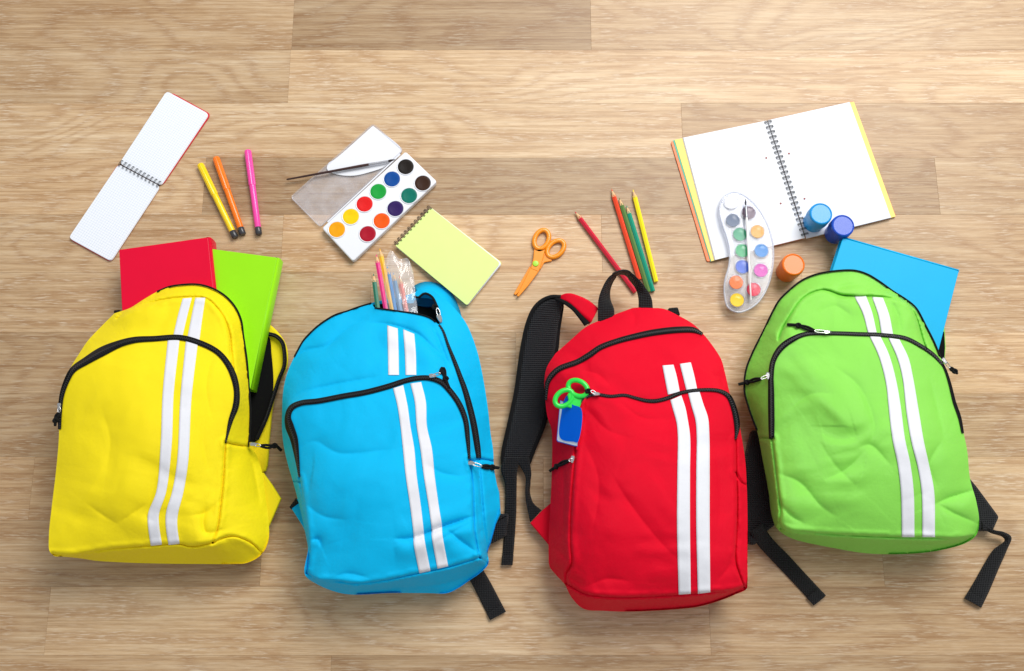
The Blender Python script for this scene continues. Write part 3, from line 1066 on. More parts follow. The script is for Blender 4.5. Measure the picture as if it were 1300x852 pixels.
    ribbon('strap_webbing', [(590, 725, .012), (602, 747, .004), (612, 767, .002), (622, 787, .002)], [(609, 716, .012), (622, 738, .004), (632, 757, .002), (642, 776, .002)], M['webbing'], root, .0028, 6)
    ribbon('strap_hem', [(618, 779, .0048), (622, 787.5, .0048)], [(637.5, 768.5, .0048), (642.5, 776.5, .0048)], M['webbing'], root, .002, 6, 10)
    slab('strap_pad', round_poly(pxpoly([(634, 652), (646, 652), (643, 680), (625, 690), (585, 690), (585, 650)], .02), .004), .004, .020, M['foam'], root, .004)
    slab('back_corner', pxpoly([(626, 600), (634, 625), (635.5, 652), (630, 664), (590, 664), (590, 600)], .03), .006, .030, fab, root, .004)
    return bag


# ---- red backpack
def red_bag():
    root = thing('backpack', 'red backpack with raised black handle and green scissors in its side', 'backpack', U(820, 610), 'striped backpacks lying in a row')
    fab = M['red']
    top = [(705, 449, .06), (723, 433, .06), (744, 415, .06), (761, 407, .06), (780, 399.5, .06), (795, 394, .06), (804, 391, .06), (825, 391, .06), (842, 392, .06), (860, 400, .062), (880.7, 412, .064), (893.6, 425, .07), (904, 438, .074), (915.6, 456.5, .078), (920.7, 474.6, .082), (927.5, 503, .09), (935, 521, .095), (940, 546, .09)]
    right = [(946, 584, .085), (948, 616, .09), (949, 657, .094), (949, 716, .09), (949, 740, .08), (948, 747.5, .07)]
    bottom = Z([(933, 755), (917, 761.5), (888, 770), (858, 773.5), (819, 776), (790, 776.5), (766.6, 775.5), (741, 773)], .05, .04, .038, .045)
    left = [(725.6, 758.5, .06), (717, 742, .062), (706, 730, .05), (697.7, 719, .045), (696.5, 704, .045), (697, 670, .045), (699, 637, .045), (700.5, 599, .045), (701, 560, .048), (700, 545, .05), (695, 529, .052), (692, 505.6, .056), (691, 485, .058), (694, 467, .06)]
    mz = Z([(692.5, 508), (693.6, 495), (695, 486), (700, 477), (710, 468), (733.6, 459), (749, 450), (762, 441), (785, 432.5), (806, 427), (832, 421.7), (862.6, 418.5), (880.7, 419), (892, 424)], .062, .07, .085, .09, .09, .086, .076)
    zp = Z([(738.5, 514), (740.5, 508), (746.5, 503), (759, 501), (775, 503), (793, 501.7), (806, 505), (820, 508.5), (832, 509), (847, 505.6), (865, 498.5), (891, 495), (914, 496.5), (925, 503), (932, 518.5), (936, 541), (934, 558)], .105, .11, .112, .112, .11, .105, .098)
    pl = Z([(738.5, 514), (736, 531), (734, 546), (731, 569), (728.5, 599), (726, 628), (724, 687), (725.6, 716), (719, 729), (719, 741)], .105, .108, .108, .104, .07)
    pr = Z([(934, 558), (935, 599), (936, 640), (935, 680), (934, 712), (941, 735), (945, 746)], .1, .104, .102, .085)
    bs = Z([(719, 741), (743, 754), (781, 758.5), (819, 758), (861.6, 755.5), (901, 752.6), (930, 749.5), (945, 746)], .072, .098, .1, .1, .098, .08)
    sh = Z([(934, 600), (941, 612), (948, 616)], .1, .092)
    pocket = outline(zp, pr, bs[::-1], pl[::-1])
    bot = outline(bs, [(945, 746), (970, 740), (960, 800), (700, 800), (712, 745), (719, 741)])
    side = outline(pl, [(719, 741), (700, 745), (670, 700), (670, 560), (690, 520), (701, 530), (738.5, 514)])
    gus = outline(mz, [(892, 424), (900, 420), (880, 370), (740, 370), (670, 440), (660, 508), (692.5, 508)])
    rs_ = outline(pr, [(945, 746), (980, 740), (980, 560), (945, 540), (936, 541), (934, 558)])
    cr = [([(775, 600), (800, 640), (840, 690), (862, 712)], 8, .003), ([(746, 520), (770, 545), (800, 556)], 9, .003), ([(780, 505), (815, 530), (850, 532)], 8, .003),
          ([(937, 650), (938, 690), (934, 720)], 4, .004), ([(727, 716), (722, 722), (717, 730)], 4, .005), ([(905, 475), (915, 480), (921, 500)], 4, .003),
          ([(740, 470), (760, 476), (775, 490)], 8, .004), ([(800, 393), (806, 402), (804, 414)], 6, .003), ([(712, 560), (716, 620), (714, 680)], 6, .004),
          ([(905, 560), (915, 620), (912, 690)], 9, .003), ([(742, 746), (770, 735), (800, 738)], 6, .003), ([(910, 738), (925, 720), (932, 700)], 6, .003), ([(742, 560), (760, 610), (752, 680)], 9, .0025)]
    bag = Bag(root, top + right + bottom + left, [mz, zp, pl, pr, bs, sh],
              [('front_pocket', pocket, fab), ('bottom_panel', bot, fab), ('side_panel', side, fab), ('side_panel', rs_, fab), ('top_gusset', gus, fab), ('upper_panel', None, fab)],
              [(None, .007), (gus, .012), (pocket, .0066), (bot, .01)], cr, fab, 31, (0, 1))
    bag.zipper(mz, [4, 5, 6, 7, 7, 7, 7.5, 7, 7, 7.5, 8, 8, 7, 3])
    bag.zipper(zp, [3, 4, 4, 4, 4, 4, 4, 4.5, 5, 5, 4.5, 4.5, 5, 6, 7, 7, 2])
    stripe_pair(bag, [(841, 464, 855, 463), (844, 480, 859, 477), (848, 501, 863, 497)], [(863, 462, 877, 460), (867, 478, 881, 475), (871.5, 496, 885, 493.5)],
                [(851, 508, 865, 502), (855, 522, 870, 517), (859, 537, 873, 532), (860.5, 552, 876, 552), (860, 600, 876, 600), (859.5, 666, 876, 666), (861.6, 755, 877, 754)],
                [(873.5, 499, 888, 497), (878, 516, 893, 513), (883, 534, 899, 531), (884.5, 552, 900.6, 552), (884, 600, 901, 600), (884, 666, 901, 666), (886, 754, 901.8, 752)])
    bag.slider(757, 500, 0.1, [(750, 496), (744, 497)], 0.004)
    bag.slider(727, 583, 1.7, [(722, 585), (714, 588), (704, 594), (698, 598)], 0.003)
    slab('label_tag', pxpoly([(724, 606), (728, 606), (728, 615), (724, 615)], .10), .098, .1035, M['zip'], root, .0005)
    # grab handle: a standing loop of webbing
    L = [(759, 409, .058), (759, 394, .064), (760, 380, .07), (764.6, 366, .074), (773, 352, .078), (784, 345, .079), (796, 343.5, .078), (808, 352, .074), (819, 365, .068), (827, 378, .062), (829, 393, .056)]
    R = [(780, 402, .058), (779.5, 392, .062), (775, 380, .05), (775, 367, .046), (780, 354, .044), (786, 349, .044), (794, 350, .044), (802, 359, .046), (808, 369, .05), (810.5, 380, .056), (810.5, 395, .056)]
    ribbon('handle', L, R, M['webbing'], root, .0024, 6, 60)
    # padded shoulder strap: red at the root, turning over to its black underside
    L = [(759, 391, .05), (748, 382, .054), (736, 376, .052), (723, 372.5, .048), (708, 376, .042)]
    R = [(748, 412, .05), (738, 403, .052), (730, 394, .05), (720, 385, .046), (710, 382, .036)]
    ribbon('shoulder_strap', L, R, fab, root, .008, 8, 40)
    ribbon('strap_binding', [(x, y, z + .004) for x, y, z in [(742, 414, .05), (733, 402, .052), (725, 393, .05), (715, 386, .047), (703, 380, .044)]],
           [(x, y, z + .004) for x, y, z in [(749, 410, .05), (739, 399, .053), (730, 389, .052), (719, 382, .049), (704, 376, .046)]], M['zip'], root, .003, 5, 40)
    L = [(712, 377, .046), (699, 377, .048), (687, 382, .046), (677, 392, .042), (669, 410, .035), (662.6, 438, .026), (658.7, 464, .02), (653.6, 500, .014), (645, 540, .01), (638, 575, .008), (638, 590, .008)]
    R = [(713, 386, .034), (713.5, 390, .03), (713, 396, .028), (712, 404, .026), (710, 418, .022), (708, 441, .018), (703, 470, .014), (699, 500, .012), (693, 535, .01), (678, 572, .008), (672, 588, .008)]
    ribbon('shoulder_strap', L, R, M['foam'], root, .008, 10, 90, power=4)
    eL = [(a[0] * .93 + b[0] * .07, a[1] * .93 + b[1] * .07, a[2] * .93 + b[2] * .07 + .0075) for a, b in zip(L, R)]
    for e in ((L, eL), ([(b[0] * .92 + a[0] * .08, b[1] * .92 + a[1] * .08, b[2] + .007) for a, b in zip(L, R)], R)):
        ribbon('strap_binding', e[0], e[1], M['zip'], root, .003, 4, 80)
    # webbing: twisted piece to the tab, free tail hanging down
    ribbon('strap_webbing', [(653, 582, .016), (660, 592, .015), (667, 606, .013), (667, 624, .022), (668, 638, .018), (673, 663, .016)],
           [(672, 581, .016), (673.5, 592, .015), (674.5, 604, .016), (671.5, 624, .006), (676, 637, .012), (687.5, 648, .016)], M['webbing'], root, .0024, 6, 50)
    ribbon('strap_webbing', [(640, 580, .017), (636, 596, .014), (641, 615, .008), (641, 650, .004), (639, 690, .002), (636.5, 717, .002)],
           [(662, 580, .017), (657, 596, .014), (656, 615, .008), (655.5, 650, .004), (653, 690, .002), (650.5, 717, .002)], M['webbing'], root, .0028, 6, 50)
    ribbon('strap_hem', [(638, 705, .005), (636.3, 717.5, .005)], [(652, 705, .005), (650.8, 717.5, .005)], M['webbing'], root, .002, 6, 10)
    slab('strap_tab', pxpoly([(673, 664), (688, 648), (700, 638), (735, 638), (735, 692), (697, 692)], .022), .012, .020, fab, root, .002)
    slab('strap_anchor', round_poly(pxpoly([(848, 392), (860, 391), (863, 401), (848, 402)], .05), .002), .03, .056, M['webbing'], root, .002)
    return bag


# ---- green backpack
def green_bag():
    root = thing('backpack', 'lime green backpack with blue folder sticking out of its top', 'backpack', U(1100, 540), 'striped backpacks lying in a row')
    fab = M['green']
    left = [(985.5, 669, .062), (980, 652, .056), (976.5, 626, .054), (968.7, 585, .05), (961, 546, .048), (955, 531, .048), (948.4, 511, .048), (945, 495.6, .05), (947, 470, .05), (956, 446.5, .052), (969, 420.7, .054), (982, 393.6, .056), (989.7, 380.7, .058), (1002.6, 368, .06), (1018, 356, .062), (1036, 348.4, .064), (1060.7, 344, .066), (1085, 343.4, .068), (1100.7, 348, .068), (1116, 357, .068), (1134, 370, .068), (1149.7, 380, .07), (1162.6, 390.7, .07), (1175.5, 414, .072), (1186, 434.6, .076), (1193.6, 453, .08)]
    right = [(1201, 469, .086), (1206.5, 486, .09), (1212.5, 510, .092), (1219, 529, .093), (1223.6, 551, .094), (1228, 573, .094), (1231.5, 608, .095), (1239.5, 637, .094), (1243, 662, .085), (1239.5, 679, .07)]
    bottom = Z([(1227, 689), (1189, 699.5), (1144, 703.5), (1100, 702.5), (1054, 695), (1020, 688), (1005, 683.5), (993, 677)], .05, .038, .036, .04, .055)
    zp = Z([(979.6, 557), (979.4, 540), (979, 500.7), (979, 475), (982, 457), (992, 441), (1008, 429.7), (1023, 424), (1054, 423), (1088, 424), (1124, 425.6), (1149.7, 429.4), (1168, 438.5), (1186, 451), (1197, 463)], .098, .1, .105, .11, .112, .112, .108, .1, .088)
    pl = Z([(980, 557), (984.7, 598), (988, 626), (990.7, 649), (989, 662), (991, 671)], .098, .1, .098, .075)
    bs = Z([(991, 671), (1003.6, 674), (1054, 678.5), (1100, 681), (1140, 682.5), (1187, 683.5), (1215, 684), (1237, 680)], .075, .096, .1, .1, .1, .096, .08)
    gs = Z([(988, 431), (992, 420), (1003, 400), (1020, 378), (1044, 368), (1070, 375), (1085, 376), (1122.6, 377), (1152, 385), (1163, 402), (1172, 432), (1176, 443)], .1, .092, .09, .092, .092, .09, .094)
    sh = Z([(963, 556), (972, 556), (980, 557)], .05, .098)
    pocket = outline(zp, [(1197, 463), (1240, 470), (1290, 600), (1260, 690), (1237, 680)], bs[::-1], pl[::-1])
    bot = outline(bs, [(1237, 680), (1270, 680), (1250, 730), (960, 730), (975, 671), (991, 671)])
    side = outline(sh, pl, [(991, 671), (970, 680), (940, 556), (963, 556)])
    gus = outline([(940, 556), (963, 556), (972, 556), (980, 557), (979.4, 540), (979, 500.7), (979, 475), (982, 457), (988, 431)][:1] + [(963, 556), (972, 556), (980, 557)], zp[:6], [(992, 441), (988, 431)], gs, [(1176, 443), (1190, 455), (1220, 440), (1150, 330), (980, 330), (920, 480), (940, 556)])
    cr = [([(1044, 367), (1060, 374), (1085, 376), (1122, 377)], 3.5, .005), ([(988, 432), (992, 418), (1000, 408)], 4, .007), ([(1150, 384), (1164, 405), (1170, 430)], 4, .005),
          ([(985, 600), (1015, 612), (1040, 640), (1060, 655)], 8, .005), ([(990, 640), (1005, 655), (1020, 664)], 5, .005), ([(988, 630), (992, 648), (990, 664)], 3.5, .005),
          ([(1060, 465), (1090, 490), (1110, 540), (1102, 570)], 9, .005), ([(1100, 570), (1075, 595), (1045, 610)], 9, .004), ([(1187, 640), (1205, 632), (1238, 622)], 5, .006),
          ([(1190, 640), (1212, 652), (1240, 664)], 5, .005), ([(1130, 590), (1105, 565), (1090, 568)], 7, .004), ([(1141, 691), (1190, 692), (1235, 684)], 3, .004),
          ([(1055, 370), (1075, 362), (1100, 362)], 5, .004), ([(1130, 380), (1140, 400), (1143, 420)], 5, .005), ([(1040, 395), (1060, 388), (1080, 400)], 7, .004),
          ([(1195, 560), (1180, 590), (1190, 620)], 7, .004), ([(1000, 520), (1030, 500), (1060, 500)], 12, .003), ([(1040, 560), (1060, 590), (1090, 620)], 10, .003), ([(1180, 480), (1190, 520), (1200, 560)], 8, .003)]
    bag = Bag(root, left + right + bottom, [zp, pl, bs, gs, sh],
              [('front_pocket', pocket, fab), ('bottom_panel', bot, fab), ('side_panel', side, fab), ('top_gusset', gus, fab), ('upper_panel', None, fab)],
              [(None, .007), (gus, .008), (pocket, .0062), (bot, .01)], cr, fab, 47, (0,), rumple=1.15)
    bag.zipper(zp, [7, 8, 8, 7, 7, 8, 7, 5.5, 5, 5, 5, 5, 5, 4.5, 3])
    bag.piping(left[4:26], 0.0015)
    bag.zipper([(1196, 461), (1200.5, 470), (1206, 487), (1212, 511), (1218.5, 530), (1222.5, 550)], [3, 3, 3.5, 4, 4, 3], 0.002, False)
    stripe_pair(bag, [(1084.6, 376.5, 1099.4, 375.7), (1095, 397, 1107, 396), (1102, 422, 1113, 422)], [(1107, 377, 1121, 378), (1115, 400, 1129, 400), (1119, 424, 1134, 425)],
                [(1104, 427, 1118, 427.5), (1114, 448, 1127, 446), (1120, 466, 1132.5, 462), (1125.5, 491, 1139, 489), (1128, 516, 1143.5, 516), (1133, 557.5, 1149, 557.5), (1139.6, 589, 1155.5, 587.6), (1143.7, 624, 1160, 624), (1145, 682, 1161, 682)],
                [(1128, 429, 1142, 431), (1139.4, 455, 1153.6, 455), (1146, 481, 1159.5, 481), (1150.7, 522.7, 1166.6, 522.7), (1157, 560.7, 1173, 560.7), (1165, 592.4, 1180, 592.4), (1170, 624, 1186, 624), (1171, 682, 1187, 682)])
    bag.slider(1050, 421.5, 0.0, [(1034, 420), (1026, 417), (1012, 413), (1000, 412)], 0.004)
    bag.slider(975, 477, 1.6, [(966, 481), (960, 482), (950, 485), (938, 488)], 0.004)
    slider_at(root, 1199, 458, .082, 0.9, [(1206, 467), (1210, 470), (1215, 474)], lambda a, b: .07, 1.0)
    # opened side by the folder
    fl = [(1150, 408), (1180, 412), (1200, 415), (1201.5, 440), (1200, 462), (1190, 470), (1150, 470)]
    slab('back_flap', pxpoly(fl, .016), .003, .016, fab, root, .003)
    slab('lining', pxpoly([(1160, 425), (1199, 421), (1200, 440), (1199, 460), (1160, 462)], .019), .0165, .019, M['lining'], root, .0008)
    # straps
    slab('strap_pad', round_poly(pxpoly([(1190, 602), (1232, 606), (1242, 618), (1256, 637), (1270, 656), (1262, 674), (1240, 674), (1190, 668)], .02), .004), .003, .020, M['foam'], root, .005)
    ribbon('strap_webbing', [(1246, 662, .02), (1262, 673, .0225), (1274, 675.5, .022), (1284, 682, .016), (1278, 699, .008), (1267, 724, .003), (1256, 750, .002), (1246, 771, .002)],
           [(1246, 673, .02), (1262, 676.5, .010), (1272, 680, .008), (1275, 687, .006), (1262, 697, .006), (1250, 715, .002), (1237, 738, .002), (1224.5, 759, .002)], M['webbing'], root, .0026, 6, 60)
    ribbon('strap_hem', [(1250, 762, .005), (1245.6, 771.6, .005)], [(1229, 751, .005), (1224, 759.5, .005)], M['webbing'], root, .002, 6, 10)
    slab('strap_pad', round_poly(pxpoly([(955, 545), (1005, 556), (1010, 600), (1010, 612), (1010, 640), (985, 666), (972, 676), (958, 693), (946, 688), (944, 590)], .02), .006), .003, .022, M['foam'], root, .005)
    ribbon('strap_webbing', [(952, 676, .026), (963, 693, .016), (985, 717, .004), (1010, 743, .002), (1033, 768, .002)],
           [(967, 664, .026), (979, 682, .016), (1001, 705, .004), (1025, 731, .002), (1048, 755.5, .002)], M['webbing'], root, .0028, 6, 50)
    ribbon('strap_hem', [(1024, 759, .005), (1033, 768.6, .005)], [(1039, 746, .005), (1048.6, 756, .005)], M['webbing'], root, .002, 6, 10)
    return bag


yellow_bag()
blue_bag()
redbag = red_bag()
green_bag()


# ------------------------------------------------------------------ books in the bags
def book(name, label, quad, z0, z1, col, spine, rough=0.4, cat_='book', soft=False):
    """quad = top-face corners in pixels, clockwise from top left; spine = index of the spine's edge"""
    P = [U(p[0], p[1], z1).xy for p in quad]
    c = sum(P, Vector((0, 0))) / 4
    root = thing(name, label, cat_, (c.x, c.y, z0))
    mat = plain(name + '_cover', col, rough, 0.2, 0.03, 25, 0.15)
    th = 0.0025
    slab('cover', round_poly(P, 0.0025), z1 - th, z1, mat, root, .0011)
    slab('cover', round_poly(P, 0.0025), z0, z0 + th, mat, root, .0011)
    I = []
    for i in range(4):
        d = 0.004
        a, b, e = P[i - 1], P[i], P[(i + 1) % 4]
        I.append(b + (a - b).normalized() * d + (e - b).normalized() * d)
    slab('page_block', I, z0 + th, z1 - th, M['paper'], root, .0005)
    a, b = P[spine], P[(spine + 1) % 4]
    n = Vector(((b - a).y, -(b - a).x)).normalized()
    if n.dot(a - c) < 0:
        n = -n
    m = 8
    V, F = [], []
    for k in range(m + 1):
        t = math.pi * k / m
        h = (z0 + z1) / 2 + (z1 - z0) / 2 * math.cos(t)
        o = n * (0.0045 * math.sin(t) ** 0.7)
        V += [(a.x + o.x, a.y + o.y, h), (b.x + o.x, b.y + o.y, h)]
    for k in range(m):
        F.append((2 * k, 2 * k + 1, 2 * k + 3, 2 * k + 2))
    V2 = [(v[0] - n.x * .003, v[1] - n.y * .003, v[2]) for v in V]
    nn = len(V)
    for k in range(m):
        F.append((nn + 2 * k, nn + 2 * k + 2, nn + 2 * k + 3, nn + 2 * k + 1))
        F.append((2 * k, 2 * k + 2, nn + 2 * k + 2, nn + 2 * k))
        F.append((2 * k + 1, nn + 2 * k + 1, nn + 2 * k + 3, 2 * k + 3))
    fix_normals(mesh_obj('spine', V + V2, F, mat, root))
    return root


book('book', 'thick crimson red hardcover book at the top of yellow backpack', [(151, 317), (264, 301), (277, 425), (157, 440)], .014, .052, lin(222, 0, 50), 1)
book('book', 'lime green hardcover book slanting out beside crimson book', [(262, 315), (352, 327), (318, 494), (250, 480)], .016, .046, lin(150, 226, 20), 1)
book('folder', 'bright blue thin folder sticking out of green backpack', [(1070, 302), (1217.5, 344), (1190, 452), (1035, 410)], .022, .042, lin(0, 172, 226), 0, 0.45, 'folder')


# ------------------------------------------------------------------ paper goods
def frame_of(a, b):
    ux = (b - a).normalized()
    return (a, ux, Vector((-ux.y, ux.x)))


def spiral(parent, A, B, n, r, gap, z, mat, double=False, lean=0.0, wire=0.0007):
    """wire loops standing across the binding line A-B; one part for each loop"""
    ax = (B - A)
    step = ax / n
    d = ax.normalized()
    s = Vector((-d.y, d.x))
    proto = None
    for i in range(n):
        c = A + step * (i + 0.5)
        for o in ((-0.0009, 0.0009) if double else (0.0,)):
            q = c + d * o
            if proto is None:
                pts = []
                for k in range(18):
                    t = 2 * math.pi * k / 18
                    e = s * (gap * math.cos(t)) + d * (lean * math.sin(t))
                    pts.append((q.x + e.x, q.y + e.y, z + r * math.sin(t)))
                proto = tube('wire_loop', pts, wire, mat, parent, 6, True)
                q0 = q
            else:
                k = proto.copy()
                COL.objects.link(k)
                k.location = (q.x - q0.x, q.y - q0.y, 0)


def red_notepad():
    c = U(177, 224)
    root = thing('notepad', 'long open notepad with ruled pages and red cover, spiral across middle', 'notepad', c)
    red = plain('red_card', lin(206, 18, 44), 0.4, 0.4, 0.03)
    page = ruled('ruled_paper', lin(236, 240, 246), lin(184, 196, 218), 0.0042, True, 0.09)
    # red covers, a little to the right of the pages
    slab('cover', round_poly(pxpoly([(217, 117), (268, 145), (206, 236), (156, 208)], .002), .008), .0005, .0022, red, root, .0004)
    slab('cover', round_poly(pxpoly([(150, 208), (203, 237), (141, 333), (88, 304)], .002), .008), .0005, .0022, red, root, .0004)
    for q in ([(211.5, 115.5), (265, 144.5), (204, 235.3), (151.5, 207.3)], [(150.3, 208.3), (203, 236.3), (140.5, 331.5), (87, 302)]):
        P = pxpoly(q, .0045)
        slab('page', round_poly([p + Vector((.0006, -.0006)) for p in P], .007), .0024, .0032, M['paper'], root, .0002)
        slab('page', round_poly(P, .007), .0034, .0044, page, root, .0003, frame_of(P[0], P[1]))
    A, B = U(151, 206, .005).xy, U(204, 235, .005).xy
    spiral(root, A, B, 11, .0046, .0056, .0052, M['dark_wire'], True, .001, .00042)


def lime_notepad():
    root = thing('notepad', 'pale lime notepad with black spiral along its short edge', 'notepad', U(568, 325))
    cov = plain('lime_card', lin(222, 243, 146), 0.55, 0.3, 0.02)
    q = [(502, 312), (547, 264), (635, 334), (593, 388)]
    P = pxpoly(q, .010)
    I = [p + (P[2] - p).normalized() * 0.0 for p in P]
    rr = [.001, .001, .006, .004]
    slab('back_cover', round_poly(pxpoly([(503, 314), (548, 264), (638, 334), (594, 388)], .002), rr), .0005, .0018, cov, root, .0003)
    nsh = 6
    for k in range(nsh):
        d = Vector((random.uniform(0, .0007), random.uniform(0, .0007)))
        slab('page', round_poly([p + d for p in pxpoly([(502.5, 312.5), (547.5, 264), (637, 334), (593.5, 387)], .009)], rr), .0021 + k * .0012, .0021 + k * .0012 + .0011, M['paper'], root, .0002)
    slab('front_cover', round_poly(P, rr), .0096, .0106, cov, root, .0003, ztop=lambda x, y: 0.0)
    A, B = U(501.5, 312, .006).xy, U(547.5, 263, .006).xy
    spiral(root, A, B, 11, .0068, .0052, .0062, M['dark_wire'], True, .0006, .00045)


def notebook():
    root = thing('notebook', 'large open wire-bound notebook with blank white pages and orange cover', 'notebook', U(995, 235))
    orange = plain('orange_card', lin(240, 112, 28), 0.35, 0.5, 0.03)
    teal = plain('teal_paper', lin(110, 205, 180), 0.7, 0.2, 0.02)
    yellow = plain('yellow_paper', lin(255, 228, 132), 0.7, 0.2, 0.02)
    sA, sB = (972.5, 153), (1021.5, 303)
    # left half
    slab('cover', round_poly(pxpoly([(851.5, 180), (972, 154), (1021, 303), (897.5, 332.5)], .002), .003), .0005, .0024, orange, root, .0004)
    slab('page', pxpoly([(854.5, 178), (972, 154), (1020, 302), (902, 332)], .004), .0026, .0034, teal, root, .0003)
    slab('page', pxpoly([(856.5, 177.3), (972, 154), (1020, 302), (903, 331.6)], .005), .0036, .0046, yellow, root, .0003)
    for k in range(3):
        w = k * .5
        slab('page', pxpoly([(866.5 + w, 175 + w * .2), (973.6 - w * .2, 153.5), (1021.8 - w * .2, 302.3), (907 + w, 330.3)], .006), .0049 + k * .0009, .0056 + k * .0009, M['paper'], root, .0002)
    # right half
    slab('cover', round_poly(pxpoly([(976, 153), (1083, 129), (1137.5, 275), (1024, 303)], .002), .003), .0005, .0024, orange, root, .0004)
    slab('page', pxpoly([(975, 153), (1084, 129.3), (1137, 275), (1024, 303)], .004), .0026, .0044, yellow, root, .0003)
    for k in range(3):
        w = k * .4
        slab('page', pxpoly([(974.4 + w * .2, 153), (1079 - w, 130), (1131.5 - w, 276.5), (1023.5, 303)], .006), .0047 + k * .0009, .0054 + k * .0009, M['paper'], root, .0002)
    A, B = U(973.7, 152, .006).xy, U(1022.3, 301, .006).xy
    spiral(root, A, B, 23, .0058, .0062, .0064, M['dark_wire'], True, .001, .0006)
    pr = plain('printed_dot', lin(150, 70, 60), 0.7, bump=0)
    for x, y in ((972.8, 200.5), (1001.7, 194.9), (991.1, 258.3), (1021.4, 252.3)):
        p = U(x, y, .0077)
        lathe('printed_dot', p + Vector((0, 0, -.0003)), p + Vector((0, 0, .0005)), [(0, .0016), (.0004, .0016)], pr, root, 12)


red_notepad()
lime_notepad()
notebook()


# ------------------------------------------------------------------ pens and pencils
def marker(label, a, b, col):
    r = 0.0056
    A, B = U(a[0], a[1], r), U(b[0], b[1], r)
    L = (B - A).length
    root = thing('marker_pen', label, 'marker', (A + B) / 2 - Vector((0, 0, r)), 'felt-tip markers beside the red notepad')
    mat = plain('marker_plastic', col, 0.3, 0.5, 0.02, bump=0, coat=0.2)
    capl = L * 0.42
    d = (B - A).normalized()
    lathe('cap', A, B, [(0, r * .75), (.001, r * .92), (.003, r), (capl - .002, r), (capl, r * .96)], mat, root, 48, 12, 0.05)
    lathe('barrel', A, B, [(capl - .003, r * .86), (capl + .0006, r * .9), (capl + .002, r * .93), (L - .013, r * .9), (L - .0125, r * .86)], mat, root, 24)
    lathe('end_plug', A, B, [(L - .0135, r * .8), (L - .012, r * .97), (L - .001, r * .95), (L, r * .8)], M['teeth'], root, 24)


marker('yellow felt marker with black end, outer one of crossing pair', (254, 208.5), (299, 302), lin(255, 214, 0))
marker('orange felt marker with black end leaning against yellow marker', (274, 200), (308.5, 298), lin(255, 122, 0))
marker('hot pink felt marker with black end lying apart', (314.5, 191), (328.7, 298), lin(250, 70, 168))

woodtip = plain('pencil_wood', lin(226, 186, 138), 0.7, 0.2, 0.08, 300, 0.1)


def pencil(label, tip, end, col, z0=0.0, z1=None, group='coloured pencils by the red handle', r=0.0040, parent=None):
    z1 = z0 if z1 is None else z1
    A, B = U(tip[0], tip[1], z0 + r), U(end[0], end[1], z1 + r)
    L = (B - A).length
    mid = (A + B) / 2
    root = thing('pencil', label, 'pencil', (mid.x, mid.y, mid.z - r), group)
    mat = plain('pencil_lacquer', col, 0.32, 0.5, 0.02, bump=0, coat=0.3)
    d = (B - A).normalized()
    s = d.cross(Vector((0, 0, 1))).normalized()
    w = s.cross(d)
    tl = 0.013
    # hexagonal body with the scalloped edge the sharpener leaves
    V, F = [], []
    seg = 24
    for row in range(3):
        for k in range(seg):
            a = 2 * math.pi * k / seg
            hexr = r * math.cos(math.pi / 6) / math.cos(((a + math.pi / 6) % (math.pi / 3)) - math.pi / 6)
            h = (tl + .0016 * math.cos(6 * a), L - .0006, L)[row]
            q = hexr * (1, 1, .93)[row]
            V.append(A + d * h + (s * math.cos(a) + w * math.sin(a)) * q)
    for i in range(2):
        for k in range(seg):
            F.append((i * seg + k, i * seg + (k + 1) % seg, (i + 1) * seg + (k + 1) % seg, (i + 1) * seg + k))
    F.append(tuple(range(2 * seg, 3 * seg)))
    fix_normals(mesh_obj('body', V, F, mat, root, False))
    lathe('sharpened_wood', A, B, [(.0042, r * .32), (tl + .002, r * .99)], woodtip, root, 20)
    lathe('lead', A, B, [(0, r * .05), (.0006, r * .1), (.0045, r * .33)], mat, root, 14)


pencil('crimson pencil whose end passes behind the black bag handle', (729.7, 268.6), (806.5, 371), lin(206, 14, 48))
pencil('vermilion pencil between crimson pencil and olive pencil', (776.4, 240), (811.7, 355), lin(234, 66, 20))
pencil('olive green pencil between vermilion pencil and teal pencil', (786, 251), (823.4, 371), lin(88, 126, 58))
pencil('teal green pencil between olive pencil and yellow pencil', (795.3, 261), (829, 370), lin(0, 148, 118))
pencil('bright yellow pencil lying beside the teal pencil', (803.5, 240.7), (833, 358), lin(250, 228, 10))

G2 = 'pencils in the clear case of the blue backpack'
pencil('dark green pencil at the edge of clear pencil case', (474, 347.5), (482, 410), lin(10, 112, 84), .046, .050, G2)
pencil('hot pink pencil sticking out of the blue backpack', (477.6, 323), (493, 410), lin(232, 28, 124), .046, .050, G2)
pencil('golden yellow pencil, tallest in the blue backpack', (482, 315.5), (501.5, 410), lin(250, 186, 10), .046, .050, G2)
pencil('blue pencil sticking out of the blue backpack', (491.5, 338), (504.5, 410), lin(20, 128, 196), .046, .050, G2)
pencil('greyish blue pencil seen through clear plastic case', (499, 346), (511.5, 410), lin(110, 150, 184), .046, .050, G2)
pencil('salmon pink pencil seen through clear plastic case', (507, 350), (519, 410), lin(236, 120, 100), .046, .050, G2)


